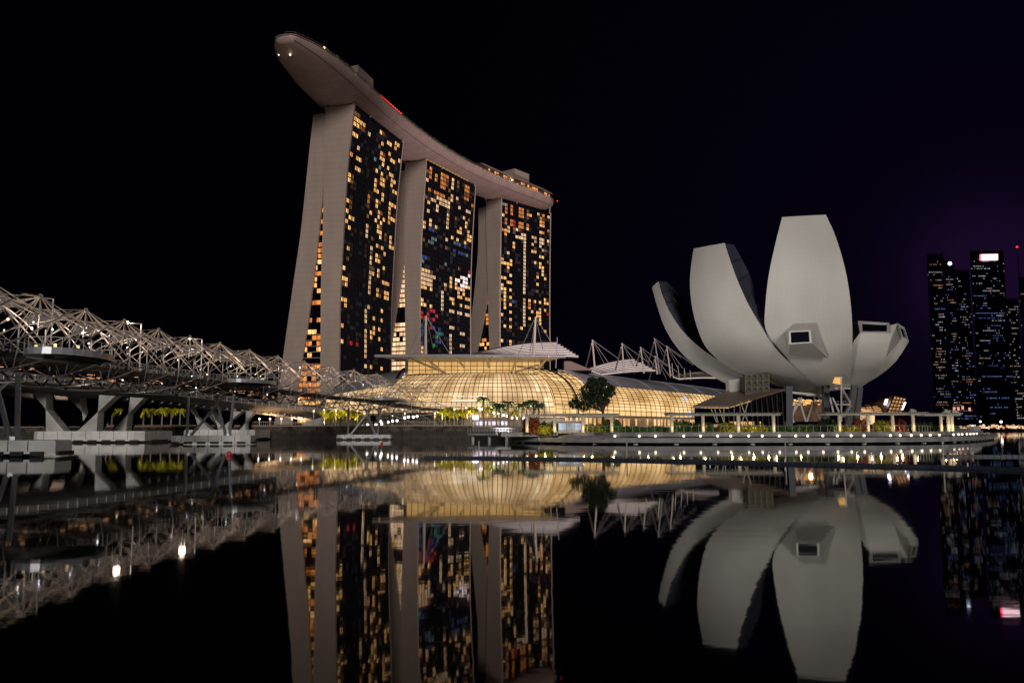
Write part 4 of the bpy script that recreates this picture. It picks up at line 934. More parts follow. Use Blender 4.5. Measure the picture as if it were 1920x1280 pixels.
# viewing pods
for Y in (89, 160, 229):
    s = s_at_Y(Y); p, tg, n = bpos(s); c = p + n * 7.0; L2, W2 = 7.2, 3.6; nseg = 28
    def el(a_, k_=1.0, dz=0.0): return c + tg * L2 * math.cos(a_) * k_ + n * W2 * math.sin(a_) * k_ + Vector((0, 0, dz))
    ring = [el(2 * math.pi * i / nseg) for i in range(nseg)]
    mb = MB(); mb.prism([q + Vector((0, 0, -.1)) for q in ring], (0, 0, .25)); mb.prism([el(2 * math.pi * i / nseg, .6, -.55) for i in range(nseg)], (0, 0, .44)); pod = mb.build('viewing_pod', M['deck'], hb)
    mb = MB(); rr = [el(2 * math.pi * i / nseg, 1.005) for i in range(nseg + 1)]; mb.grid([[q + Vector((0, 0, -.35)) for q in rr], [q + Vector((0, 0, .32)) for q in rr]]); mb.build('pod_fascia', mat('pod_steel', (.45, .45, .48), .3, .3), pod)
    mb = MB(); rr2 = [q + Vector((0, 0, 1.3)) for q in rr]; mb.tube(rr2, .05, 4)
    for q in rr[::2]: mb.tube([q, q + Vector((0, 0, 1.3))], .04, 4)
    mb.build('pod_railing', M['rail'], pod)
    gm = emis('pod_light', (1, .8, .35), 1.3)
    mb = MB()
    for i in range(16): mb.box(el(rg.uniform(0, 6.28), rg.uniform(.5, .93), .25 + rg.random() * .5), (.2, .2, rg.uniform(.1, .3)))
    mb.build('pod_uplight', gm, pod)
    lamp('pod_lamp', 'SPOT', c + Vector((0, 0, .4)), 900, (1, .8, .55), .2, 'up', 160)
    lamp('helix_lamp', 'SPOT', p + Vector((0, 0, .3)), 2300, (1, .78, .62), .3, 'up', 165)
for Y in (102, 112, 124, 136, 148, 172, 185, 196, 207, 218, 242): lamp('helix_lamp', 'SPOT', bpos(s_at_Y(Y))[0] + Vector((0, 0, .3)), 2300, (1, .76, .60), .3, 'up', 165)
for Y in (90, 110, 130, 150, 190, 215): lamp('helix_under_lamp', 'SPOT', bpos(s_at_Y(Y))[0] + Vector((5.5, 0, -5.6)), 320, (1, .9, .82), .2, bpos(s_at_Y(Y))[0] + Vector((0, 0, -1)), 150)  # added spots hanging in the air to brighten the underside of the deck
# piers of the footbridge
for px, Y, x0, x1 in ((None, 87, -175, 89), (390, 160, 315, 465), (680, 230, 629, 731)):
    a, f_, j_ = cap_mesh(x0, x1, Y - 2.8, 6.0, .28, 1.35 if Y > 200 else 1.6, 6 if Y > 100 else 7); c_ = a.build('pier_cap', M['cap'], hb); f_.build('fender', M['fender'], c_); [q_.build('cap_joint', M['fender'], c_) for q_ in j_]
    cx = (GX(x0, Y, 0).x + GX(x1, Y, 0).x) / 2; z1 = 1.35 if Y > 200 else 1.6; s = s_at_Y(Y); p, tg, n = bpos(s)
    mb = MB()
    for bx in (-3.6, 3.6):
        b0 = Vector((cx + bx, Y, z1))
        for tx, ds in ((-4.4 if bx < 0 else 4.0, -2), (-.8 if bx > 0 else 1.0, 2)):
            q = p + Vector((tx, ds, -2.2)); mb.tube([b0 + Vector((.35 if tx > bx else -.35, 0, 0)), q], .27, 8)
        mb.tube([b0 + Vector((0, 0, -.05)), b0 + Vector((0, 0, .35))], .75, 10)
    mb.build('raking_column', mat('column_steel', (.42, .42, .46), .3, .6) if Y == 87 else bpy.data.materials['column_steel'], hb)
# end loops that come down to the promenade
mb = MB()
for a, b_, c in (((700,722,243),(790,735,256),(905,795,262)), ((672,742,236),(760,742,250),(845,800,258)), ((735,735,245),(800,790,256),(842,806,258)), ((720,770,240),(790,768,252),(870,772,262)), ((760,728,248),(800,765,256),(818,775,258)), ((700,764,238),(770,790,250),(800,804,258))):
    A_, B_, C_ = PY(*a), PY(*b_), PY(*c); mb.tube([A_ * (1-u)**2 + B_ * 2*u*(1-u) + C_ * u*u for u in [i / 12 for i in range(13)]], .13, 6)
mb.build('end_loop', M['steel'], hb)
# street lamps standing beside the footbridge
for i, (px, py, cx_) in enumerate(((235, 605, 265), (352, 634, 379), (62, 558, 100))):
    Y = (136, 154, 100)[i]; a = PY(cx_, py + 2, Y); hd = PY(px + 4, py, Y); base = Vector((a.x, a.y, deckz(Y) - 1))
    r_ = empty('street_lamp', base, ('lit street lamp with a bent arm, nearer of the two shining above the footbridge', 'lit street lamp with a bent arm, farther of the two shining above the footbridge', 'unlit bent lamp arm above the footbridge at far left')[i], 'street lamp', 'street lamps above the footbridge')
    MB().tube([base, a, hd], .09, 6).build('pole', M['rail'], r_)
    MB().ball(hd, .24 if i < 2 else .2, 8, 6).build('lamp_head', emis('street_light', (1, .93, .85), 14) if i < 2 else M['rail'], r_)
    if i < 2: lamp('street_light_glow', 'POINT', hd + Vector((0, 0, -.6)), 600, (1, .75, .55), .5, parent=r_)

# ================================================================== FAR PROMENADE PLANTING
def palm_mesh(rg, hgt, spread, fmat, tmat, root):
    lean = Vector((rg.uniform(-.25, .25), rg.uniform(-.2, .2), 0)); topv = root.location + lean + Vector((0, 0, hgt))
    MB().tube([root.location, root.location + lean * .5 + Vector((0, 0, hgt * .5)), topv], .30, 7, .17).build('trunk', tmat, root)
    mb = MB()
    for k in range(15):
        az = 2 * math.pi * k / 15 + rg.uniform(-.2, .2); el_ = rg.uniform(-.1, 1.15); Lf = spread * rg.uniform(.8, 1.15); pts = []
        for i in range(7):
            u = i / 6; pts.append(topv + Vector((math.cos(az), math.sin(az), 0)) * Lf * u * math.cos(el_ * .6) + Vector((0, 0, Lf * (math.sin(el_) * u - .95 * u * u))))
        side = Vector((-math.sin(az), math.cos(az), 0))
        for i in range(6):
            for j in range(3):
                u = j / 3; p = pts[i].lerp(pts[i+1], u); d_ = (pts[i+1] - pts[i]).normalized(); ll = spread * .30 * (1 - abs((i + u) / 6 - .4))
                for sg in (1, -1):
                    e_ = p + side * sg * ll + d_ * ll * .5 + Vector((0, 0, -ll * rg.uniform(.2, .8))); mb.poly([p, p + d_ * .22, e_])
    mb.build('crown', fmat, root)
def palm(px, ytop, Y, spread, fm, tm, label, group, zb=GZ):
    b_ = GX(px, Y, zb); h_ = PY(px, ytop, Y).z - zb; r_ = empty('palm_tree', b_, label, 'palm', group); palm_mesh(random.Random(int(px * 7)), max(2.5, h_ - spread * .15), spread, fm, tm, r_); return r_
lf = [201, 209, 226, 251, 268, 284, 303, 320, 337]
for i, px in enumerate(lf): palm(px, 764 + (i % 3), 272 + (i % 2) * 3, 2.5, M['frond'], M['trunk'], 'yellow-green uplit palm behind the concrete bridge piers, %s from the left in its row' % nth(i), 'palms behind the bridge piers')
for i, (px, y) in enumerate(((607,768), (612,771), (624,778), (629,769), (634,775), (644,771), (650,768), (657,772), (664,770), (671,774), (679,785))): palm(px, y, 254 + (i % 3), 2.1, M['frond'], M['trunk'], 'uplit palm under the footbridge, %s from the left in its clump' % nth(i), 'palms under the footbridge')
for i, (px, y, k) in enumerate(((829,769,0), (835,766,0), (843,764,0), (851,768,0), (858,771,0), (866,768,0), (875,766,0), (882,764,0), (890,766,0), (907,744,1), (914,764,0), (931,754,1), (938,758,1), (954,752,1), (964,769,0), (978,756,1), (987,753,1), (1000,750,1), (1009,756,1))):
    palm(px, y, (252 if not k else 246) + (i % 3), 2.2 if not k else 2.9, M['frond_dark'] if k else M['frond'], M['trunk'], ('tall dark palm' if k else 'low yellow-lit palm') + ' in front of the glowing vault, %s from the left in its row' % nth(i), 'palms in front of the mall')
for x in (226, 262, 300, 332): lamp('palm_uplight', 'SPOT', GX(x, 266, GZ + .3), 14000, (1, .85, .35), .3, 'up', 110)
for x in (612, 634, 660): lamp('palm_uplight', 'SPOT', GX(x, 250.5, GZ + .3), 14000, (1, .8, .35), .3, 'up', 110)
for x in (833, 858, 884, 914, 964): lamp('palm_uplight', 'SPOT', GX(x, 249.5, GZ + .3), 12000, (1, .8, .35), .3, 'up', 110)

# lamp posts on the promenade
def post(px, ytop, Y, label, group, bright=1):
    b_ = GX(px, Y, GZ); t_ = PY(px, ytop, Y); r_ = empty('lamp_post', b_, label, 'lamp post', group)
    MB().tube([b_, Vector((b_.x, b_.y, t_.z))], .17, 8, .13).build('pole', mat('post_paint', (.5, .4, .3), .6) if 'post_paint' not in bpy.data.materials else bpy.data.materials['post_paint'], r_)
    MB().ball(Vector((b_.x, b_.y, t_.z + .25)), .26, 8, 5).build('lamp_head', E_white if bright else E_lampw, r_)
for i, x in enumerate((466, 486, 506, 527, 547, 566)): post(x, 786.5, 252, 'short round-headed lamp post under the road bridge, %s from the left' % nth(i), 'lamp posts under the road bridge')
for i, (x, y) in enumerate(((587.5,772), (607,770), (629,771), (670,771), (693,772), (736,780), (759,777), (815,776))): post(x, y, 250, 'tall lamp post among the palms under the footbridge, %s from the left' % nth(i), 'tall lamp posts left of the mall', 0)
for i, (x, y) in enumerate(((852,769), (874,766), (898,766), (921.5,765), (946.5,766), (971,766), (996,763))): post(x, y, 247, 'tall lamp post among the palms before the vault, %s from the left' % nth(i), 'tall lamp posts before the mall', 0)
for x in (490, 527, 562): lamp('post_light', 'SPOT', GX(x, 250, GZ + .4), 900, (1, .6, .3), .3, 'up', 150)
for i, (x, y) in enumerate(((667,804),(672,803),(680,800),(689,797),(705,797),(714,791),(716,796),(728,792),(736,790),(744.5,789.5),(759,784),(766,782.5),(775,782.5),(782,781))):
    Y = 247; p = PY(x, y - 1, Y); r_ = empty('globe_lamp', Vector((p.x, p.y, GZ)), 'glowing globe lamp on the ramp below the footbridge end, %s from the left' % nth(i), 'globe lamp', 'globe lamps on the ramp')
    MB().tube([Vector((p.x, p.y, GZ)), p], .05, 5).build('stem', M['bollard'], r_); MB().ball(p, .36, 8, 6).build('globe', E_white, r_)
for i, (x, y) in enumerate(((899,766),(905,767),(926,774),(934,775),(944,778),(951,780),(960,783),(970,784),(982,784))):
    Y = 255; p = PY(x, y, Y); r_ = empty('globe_lamp', Vector((p.x, p.y, GZ)), 'glowing globe lamp down the sloping row behind the palms, %s from the left' % nth(i), 'globe lamp', 'globe lamps down the slope')
    MB().tube([Vector((p.x, p.y, GZ)), p], .05, 5).build('stem', M['bollard'], r_); MB().ball(p, .34, 8, 6).build('globe', E_white, r_)
# screens / kiosks
def kiosk(x0, x1, y0, y1, Y, label, col, st_, zb):
    a, c = GX(x0, Y, zb), GX(x1, Y, zb); zt = PY((x0 + x1) / 2, y0, Y).z; r_ = empty('kiosk', (a + c) / 2, label, 'kiosk')
    MB().box(((a.x + c.x) / 2, Y + 1.6, (zb + zt) / 2), (c.x - a.x, 3, zt - zb)).build('cabin', M['conc'], r_); MB().box(((a.x + c.x) / 2, Y + 1.5, zt + .12), (c.x - a.x + .8, 3.8, .2)).build('roof', M['canopy'], r_)
    za = zb + (zt - zb) * .3; mb = MB(); n = 3
    for k in range(n):
        xa = a.x + (c.x - a.x) * (k + .06) / n; xb = a.x + (c.x - a.x) * (k + .94) / n; mb.poly([(xa, Y + .04, za), (xb, Y + .04, za), (xb, Y + .04, zt - .25), (xa, Y + .04, zt - .25)])
    mb.build('window', emis('kiosk_glow', col, st_, stripes=.9), r_)
kiosk(886, 953, 788, 800, 258, 'bright violet-white lit pavilion behind the palm trunks', (.85, .75, 1), 1.7, GZ)
kiosk(1047, 1092, 791, 811, 158, 'blue-white lit kiosk under the left pergola', (.6, .75, 1), .75, 1.9)
r_ = empty('advert_screen', GX(892, 252, GZ), 'small bright white screen on a post above the lit pavilion', 'screen'); MB().box(PY(892.5, 782.5, 252), (1.8, .2, 1.1)).build('panel', E_bluew, r_); MB().tube([GX(892.5, 252, GZ), PY(892.5, 785, 252)], .08, 5).build('pole', M['bollard'], r_)

# ================================================================== BOARDWALK
BZ = 2.05
def smooth_path(pts, k=2):
    for _ in range(k):
        q = [pts[0]]
        for a, c in zip(pts[:-1], pts[1:]): q += [a.lerp(c, .25), a.lerp(c, .75)]
        pts = q + [pts[-1]]
    return pts
path = smooth_path([p.copy() for p in BW[1:]], 2)
path = [GX(1000, 160, 0)] + path
def off(pts, dd):
    out = []
    for i, p in enumerate(pts):
        tg = pts[min(i+1, len(pts)-1)] - pts[max(i-1, 0)]; n = Vector((tg.y, -tg.x, 0)).normalized(); out.append(p + n * dd)
    return out
def strip(pts, o0, o1, z0, z1):
    a, c = off(pts, o0), off(pts, o1); mb = MB(); rows = []
    for p, q in zip(a, c): rows.append([Vector((p.x, p.y, z0)), Vector((q.x, q.y, z0)), Vector((q.x, q.y, z1)), Vector((p.x, p.y, z1)), Vector((p.x, p.y, z0))])
    mb.grid(rows); mb.poly(rows[0][:4]); mb.poly(rows[-1][:4]); return mb
bwk = empty('boardwalk', GX(1400, 152, 0), 'curved concrete boardwalk on stub piles with a lower ledge', 'boardwalk')
strip(path, -6, 1.2, 1.3, BZ - .004).build('upper_deck', M['ledge'], bwk)
strip(path, .9, 4.6, .55, 1.12).build('lower_ledge', M['ledge'], bwk)
strip(path, 4.6, 4.75, .30, 1.10).build('ledge_fascia', M['ledge'], bwk)
tot = [0]
for a, c in zip(path[:-1], path[1:]): tot.append(tot[-1] + (c - a).length)
def on_path(s, dd=0):
    P_ = off(path, dd); k = 0
    while k < len(tot) - 2 and s > tot[k+1]: k += 1
    return P_[k].lerp(P_[k+1], (s - tot[k]) / (tot[k+1] - tot[k]))
s = 3
while s < tot[-1]:
    p = on_path(s, 3.4); MB().tube([Vector((p.x, p.y, -1)), Vector((p.x, p.y, .6))], .45, 10).build('pile', M['cap'], bwk); s += 6.3
# glass railing
mb = MB(); gp = MB(); s = 0
tops = [Vector((p.x, p.y, BZ + 1.1)) for p in off(path, .6)]; mb.tube(tops, .03, 4)
while s < tot[-1]:
    p = on_path(s, .6); mb.tube([Vector((p.x, p.y, BZ)), Vector((p.x, p.y, BZ + 1.1))], .035, 4); s += 1.25
r_ = mb.build('railing', M['rail'], None); tag(r_, 'thin steel railing of many posts along the boardwalk edge', 'railing')
# ledge lamps
lx = [1126, 1155.5, 1196, 1225, 1284, 1314, 1343.6, 1372.6, 1402, 1431, 1460.5, 1489, 1517, 1544, 1571, 1597, 1621.6, 1668, 1689, 1709, 1728, 1744.6, 1760, 1787, 1796, 1804, 1812, 1819, 1825, 1831]
P1 = off(path, 1.35)
proto = None; k_ = 0
for i, x in enumerate(lx):
    best = None
    for a, c in zip(P1[:-1], P1[1:]):
        for u in range(6):
            q = a.lerp(c, u / 6); q2 = Vector((q.x, q.y, 1.5)) - CAM; px = 960 + F_PX * q2.dot(rt) / q2.dot(fw)
            if best is None or abs(px - x) < best[0]: best = (abs(px - x), q)
    q = best[1]; loc = Vector((q.x, q.y - .1, 1.42)); lab = 'round ledge lamp on the boardwalk edge, %s from the left' % nth(i)
    if proto is None:
        proto = empty('ledge_lamp', loc, lab, 'lamp', 'round lamps along the boardwalk edge'); MB().ball(loc, .22, 10, 6).build('lens', emis('ledge_lens', (1, .84, .58), 2.4), proto); MB().tube([loc + Vector((0, .12, 0)), loc + Vector((0, .5, 0))], .3, 8).build('housing', M['bollard'], proto)
    else: copy_tree(proto, loc, lab)
# pergolas
def pergola(x0, x1, posts, ytop, Y, label, thin=False):
    zt = PY((x0 + x1) / 2, ytop, Y).z; a, c = GX(x0, Y, zt), GX(x1, Y, zt); r_ = empty('pergola', GX((x0 + x1) / 2, Y, BZ), label, 'pergola', 'pergolas on the boardwalk')
    mb = MB(); mb.box(((a.x + c.x) / 2, Y, zt - .16), (c.x - a.x, .3, .3)); mb.box(((a.x + c.x) / 2, Y + 3, zt - .16), (c.x - a.x, .3, .3)); mb.build('roof_beam', M['pergola'], r_)
    mb = MB(); n = int((c.x - a.x) / .42)
    for k in range(n + 1): mb.box((a.x + (c.x - a.x) * k / n, Y + 1.5, zt + .1), (.14, 4.6, .2))
    mb.build('roof_slats', M['pergola'], r_)
    for x in posts:
        p = GX(x, Y + .4, BZ); MB().tube([p, Vector((p.x, p.y, zt - .3))], .30, 12).build('post', M['mast'], r_)
        lamp('post_uplight', 'POINT', Vector((p.x + .1, p.y - 1.0, BZ + .7)), 42, (1, .72, .36), .08, parent=r_)
    return r_
pergola(985, 1160, (988, 1040, 1093, 1147), 777, 156, 'leftmost pergola, over the blue-lit kiosk')
pergola(1252, 1463, (1260, 1318.5, 1384.5, 1451), 775.5, 154, 'middle pergola, in front of the museum entrance')
pergola(1548, 1736, (1574.5, 1628, 1674.5, 1713), 774.5, 154, 'long pergola right of the museum stair')
pergola(1733, 1801, (1765, 1779, 1786), 776, 160, 'short grey pergola at the boardwalk tip')
# floodlights on the pergola
for i, (x, y, Y, w_) in enumerate(((1711, 770.5, 155, 1.1), (1767, 775, 161, .7), (1775, 772, 161, 1.2), (1790, 772.5, 161, 1.2))):
    p = PY(x, y, Y); r_ = empty('floodlight', p + Vector((0, 0, -.5)), ('grey box floodlight alone on the long pergola roof', 'smallest grey floodlight at the boardwalk tip', 'tilted grey floodlight, left of the two large ones at the boardwalk tip', 'tilted grey floodlight at the far right of the boardwalk tip')[i], 'floodlight', 'floodlights on the pergola roofs')
    an = R_((-20, 15, -28, -15)[i]); X = Vector((math.cos(an), 0, math.sin(an))); Z = Vector((-math.sin(an), 0, math.cos(an)))
    o = MB().box(p, (w_, .7, w_ * .62), ax=(X, Vector((0, 1, 0)), Z)).build('housing', M['pergola'], r_)
    bv = o.modifiers.new('bevel', 'BEVEL'); bv.width = .12; bv.segments = 3
    MB().tube([p + Vector((-w_ * .3, 0, -.9)), p + Vector((-w_ * .25, 0, 0))], .05, 5).tube([p + Vector((w_ * .3, 0, -.9)), p + Vector((w_ * .25, 0, 0))], .05, 5).build('bracket', M['bollard'], r_)
# hedges and shrubs
def bush(x0, x1, y0, y1, Y, mt, label, n, group='shrubs along the boardwalk', size=.26):
    a, c = GX(x0, Y, BZ - .3), GX(x1, Y, BZ - .3); zt = PY((x0 + x1) / 2, y0, Y).z; mb = MB(); rg = random.Random(int(x0 * 3 + Y)); W2 = c.x - a.x; Hh = zt - a.z; m_ = max(1, int(W2 / 2.2))
    lumps = [(a.x + W2 * (k + rg.uniform(.2, .8)) / m_, Y + rg.uniform(-.6, .8), rg.uniform(.72, 1.0)) for k in range(m_)]
    for i in range(n):
        lx_, ly, lh = rg.choice(lumps); r1 = rg.uniform(.2, 1) ** .5; az = rg.uniform(0, 6.283); hh = rg.random()
        p = Vector((lx_ + math.cos(az) * r1 * 1.7, ly + math.sin(az) * r1 * 1.1, a.z + Hh * lh * hh * math.sqrt(max(.05, 1 - .55 * r1 * r1))))
        u = Vector((rg.uniform(-1, 1), rg.uniform(-1, 1), rg.uniform(-1, 1))).normalized(); v = u.cross(Vector((rg.uniform(-1, 1), rg.uniform(-1, 1), rg.uniform(-1, 1)))).normalized(); s_ = size * rg.uniform(.6, 1.3)
        mb.poly([p - u * s_, p + v * s_ * .5, p + u * s_, p - v * s_ * .5])
    o = mb.build('shrub', mt, None, origin=(a + c) / 2); tag(o, label, 'shrub', group); return o
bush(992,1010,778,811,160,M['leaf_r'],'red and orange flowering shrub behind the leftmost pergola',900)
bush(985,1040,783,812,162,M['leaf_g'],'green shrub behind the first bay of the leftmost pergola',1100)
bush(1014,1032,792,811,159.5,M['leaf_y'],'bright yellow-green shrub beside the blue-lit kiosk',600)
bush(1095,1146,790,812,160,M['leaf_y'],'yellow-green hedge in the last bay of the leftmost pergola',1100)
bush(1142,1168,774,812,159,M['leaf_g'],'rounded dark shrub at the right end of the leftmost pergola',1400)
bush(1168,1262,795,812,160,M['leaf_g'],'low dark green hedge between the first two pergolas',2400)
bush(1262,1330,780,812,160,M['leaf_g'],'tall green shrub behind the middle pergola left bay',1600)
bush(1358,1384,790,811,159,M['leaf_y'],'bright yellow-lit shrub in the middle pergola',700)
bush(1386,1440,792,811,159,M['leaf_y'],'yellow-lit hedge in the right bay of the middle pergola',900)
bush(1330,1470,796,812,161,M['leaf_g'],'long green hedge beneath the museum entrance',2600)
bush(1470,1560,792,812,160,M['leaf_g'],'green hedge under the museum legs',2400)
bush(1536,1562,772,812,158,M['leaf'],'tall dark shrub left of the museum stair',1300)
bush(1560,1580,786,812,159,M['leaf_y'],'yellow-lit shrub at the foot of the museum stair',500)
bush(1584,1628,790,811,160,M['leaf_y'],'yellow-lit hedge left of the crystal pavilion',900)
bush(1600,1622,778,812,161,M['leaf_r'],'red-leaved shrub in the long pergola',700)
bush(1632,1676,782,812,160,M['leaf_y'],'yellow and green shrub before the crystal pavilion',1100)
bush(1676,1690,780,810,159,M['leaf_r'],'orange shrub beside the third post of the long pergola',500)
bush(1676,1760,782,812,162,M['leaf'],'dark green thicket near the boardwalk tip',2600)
for x, e_ in ((1005, 60), (1022, 90), (1110, 70), (1150, 40), (1215, 30), (1275, 45), (1372, 110), (1412, 90), (1440, 50), (1500, 35), (1570, 80), (1606, 90), (1650, 90), (1690, 70)): lamp('hedge_light', 'POINT', GX(x, 157.2, BZ + .5), e_, (1, .8, .4), .15)
# tree
def tree(px, y0, Y, label, lobes, n, mt):
    b_ = GX(px, Y, BZ); r_ = empty('broadleaf_tree', b_, label, 'tree'); rg = random.Random(4); tr_ = MB(); crown = MB()
    fork = PY(px, 772, Y); tr_.tube([b_, fork], .32, 8, .22)
    for lx_, ly, lr in lobes:
        c = PY(lx_, ly, Y + rg.uniform(-1.5, 1.5)); tr_.tube([fork, fork.lerp(c, .5) + Vector((0, 0, .4)), c], .16, 6, .06); R2 = lr / F_PX * Y
        for i in range(n):
            th = rg.uniform(0, 6.283); ph = math.acos(rg.uniform(-1, 1)); rr = R2 * rg.uniform(.35, 1.08) ** .6; p = c + Vector((math.sin(ph) * math.cos(th) * rr * 1.15, math.sin(ph) * math.sin(th) * rr, math.cos(ph) * rr * .8))
            if rg.random() < .25: continue
            u = Vector((rg.uniform(-1, 1), rg.uniform(-1, 1), rg.uniform(-1, 1))).normalized(); v = u.cross(Vector((rg.uniform(-1, 1), .3, rg.uniform(-1, 1)))).normalized(); s_ = rg.uniform(.13, .28)
            crown.poly([p - u * s_, p + v * s_ * .55, p + u * s_, p - v * s_ * .55])
    tr_.build('trunk', M['bark'], r_); crown.build('crown', mt, r_)
tree(1131, 700, 168, 'dark spreading broadleaf tree in front of the glowing arcade', [(1120,722,13),(1135,727,14),(1108,722,10),(1128,740,15),(1143,737,10),(1105,740,14),(1088,748,14),(1078,757,11),(1095,762,12),(1116,757,12),(1134,753,9),(1146,728,7),(1128,714,9),(1110,712,7),(1112,746,13),(1100,731,12),(1119,734,13)], 620, M['leaf'])
# crystal pavilion
cp = empty('crystal_pavilion', GX(1650, 215, 2), 'tilted faceted glass pavilion glowing orange right of the museum', 'pavilion')
GC = emis('crystal_glow', (1, .50, .20), .85, stripes=.12)
fA = [PY(1676,741.5,212), PY(1699,746,213), PY(1690,776,211), PY(1662,776,210)]
fB = [PY(1676,741.5,212), PY(1662,776,210), PY(1640,762,216), PY(1632,758,220)]
fC = [PY(1599,764,212), PY(1645,760,214), PY(1661,774,212), PY(1655,777,211), PY(1598,776,211)]
for nm, q, mt in (('lit_facet', fA, GC), ('dark_facet', fB, mat('facet_brown', (.20, .10, .05), .4)), ('lit_facet', fC, GC)):
    o = MB().prism(q, (1, 6, 0)).build(nm, mt, cp)
    mb = MB(); nq = len(q)
    for i in range(nq): mb.tube([q[i] + Vector((0, -.1, 0)), q[(i+1) % nq] + Vector((0, -.1, 0))], .22, 4)
    if nm == 'lit_facet':
        a, b_, c, d_ = q[0], q[1], q[2] if nq == 4 else q[3], q[-1]
        for k in range(1, 5): f_ = k / 5; mb.tube([a.lerp(d_, f_) + Vector((0, -.1, 0)), b_.lerp(c, f_) + Vector((0, -.1, 0))], .15, 4)
        for k in range(1, 4): f_ = k / 4; mb.tube([a.lerp(b_, f_) + Vector((0, -.1, 0)), d_.lerp(c, f_) + Vector((0, -.1, 0))], .15, 4)
    mb.build('facet_frame', M['mull'], o)
MB().prism([PY(1661,748,212), PY(1665,748,212), PY(1662,758,212), PY(1658,758,212)], (0, .3, 0)).build('light_panel', E_bluew, cp)
MB().prism([PY(1697,754,210), PY(1699,754,210), PY(1693,768,210), PY(1691.5,768,210)], (0, .3, 0)).build('light_panel', E_bluew, cp)
MB().prism([PY(1612,778,212), PY(1640,778,212), PY(1640,795,212), PY(1612,795,212)], (0, 1, 0)).build('lit_base', emis('base_glow', (1, .7, .4), 1.0, stripes=.5), cp)
# orange foyer under the museum
MB().prism([PY(1484,750,214), PY(1545,750,214), PY(1545,790,214), PY(1484,790,214)], (0, 1, 0)).build('foyer_wall', mat('foyer_brown', (.16, .09, .05), .6, noise=.8, nscale=.35), mus)
mb = MB(); rg = random.Random(8)
for i in range(40): mb.box(PY(rg.uniform(1486, 1545), rg.uniform(749, 759), 213), (rg.uniform(.3, 1.1), .2, .25))
tag(mb.build('foyer_light', emis('foyer_glow', (1, .5, .15), 1.3), mus), kind='stuff')
lamp('foyer_lamp', 'POINT', PY(1515, 756, 209), 130, (1, .6, .3), .5)

# jetty, gangway, pontoons, mooring poles
jt = empty('jetty', GX(915, 196, 0), 'low dark jetty platform with a railing at the left end of the boardwalk', 'jetty')
a, c = GX(877, 200, 0), GX(1046, 178, 0)
MB().prism([a + Vector((0, 0, 1.3)), c + Vector((0, 0, 1.3)), c + Vector((0, 4, 1.3)), a + Vector((0, 4, 1.3))], (0, 0, .5)).build('platform', M['ledge'], jt)
mb = MB()
for k in range(30):
    p = a.lerp(c, k / 29); mb.tube([p + Vector((0, .1, 1.8)), p + Vector((0, .1, 2.9))], .04, 4)
mb.tube([a + Vector((0, .1, 2.9)), c + Vector((0, .1, 2.9))], .04, 4); mb.tube([a + Vector((0, .1, 2.35)), c + Vector((0, .1, 2.35))], .03, 4); mb.build('railing', M['rail'], jt)
mb = MB()
for k in range(5): p = a.lerp(c, (k + .3) / 5); mb.tube([p + Vector((0, 2, -1)), p + Vector((0, 2, 1.3))], .35, 8)
mb.build('pile', M['conc'], jt)
a, c = GX(966, 164, .9), GX(1046, 158, 1.6)
gw = empty('gangway', (a + c) / 2, 'pale steel truss gangway sloping from the jetty to the boardwalk', 'gangway')
mb = MB(); n = 11
for yo in (0, 1.6):
    lo3 = [a.lerp(c, k / n) + Vector((0, yo, 0)) for k in range(n + 1)]; hi3 = [a.lerp(c, (k + .5) / n) + Vector((0, yo, 1.25)) for k in range(n)]
    mb.tube(lo3, .07, 4); mb.tube(hi3, .07, 4)
    for k in range(n): mb.tube([lo3[k], hi3[k]], .05, 4); mb.tube([hi3[k], lo3[k+1]], .05, 4)
mb.build('truss', M['rail'], gw); MB().prism([a, c, c + Vector((0, 1.6, 0)), a + Vector((0, 1.6, 0))], (0, 0, .12)).build('walk_plate', M['ledge'], gw)
c2 = GX(1130, 152, 1.15)
MB().prism([Vector((c.x, c.y - .4, .75)), Vector((c2.x, c2.y - 4, 1.0)), Vector((c2.x, c2.y, 1.0)), Vector((c.x, c.y + 3, .75))], (0, 0, .55)).build('landing_ramp', M['ledge'], gw)
def pontoon(pts, label, wd=1.6):
    P_ = smooth_path([Vector(p) for p in pts], 2); r_ = empty('floating_pontoon', P_[0], label, 'pontoon', 'floating pontoon lines'); mb = MB(); d0 = 0; cl = MB()
    L_ = [0]
    for p, q in zip(P_[:-1], P_[1:]): L_.append(L_[-1] + (q - p).length)
    s = 0.3; k = 0; i = 0
    while s < L_[-1]:
        while k < len(L_) - 2 and s > L_[k+1]: k += 1
        p = P_[k].lerp(P_[k+1], (s - L_[k]) / (L_[k+1] - L_[k])); tg = (P_[k+1] - P_[k]).normalized(); nn_ = Vector((-tg.y, tg.x, 0))
        for j in range(3): mb.box(p + nn_ * (j - 1) * .52 + Vector((0, 0, .03)), (.46, .46, .30), rz=math.atan2(tg.y, tg.x))
        if i % 12 == 4: MB().tube([p - nn_ * .7 + Vector((0, 0, .15)), p - nn_ * .7 + Vector((0, 0, .42))], .05, 5).build('cleat', M['rail'], r_)
        s += .5; i += 1
    tag(mb.build('float_cubes', M['pontoon'], r_), kind='stuff')
pontoon([GX(799, 78, 0), GX(1050, 74, 0), GX(1300, 67.5, 0), GX(1480, 62, 0), GX(1660, 58, 0), GX(1800, 55, 0), GX(1990, 50, 0)], 'long dark line of floating cubes crossing the foreground water')
pontoon([GX(1768, 79, 0), GX(1990, 77, 0)], 'shorter dark pontoon at the right edge, behind the long one', 2.2)
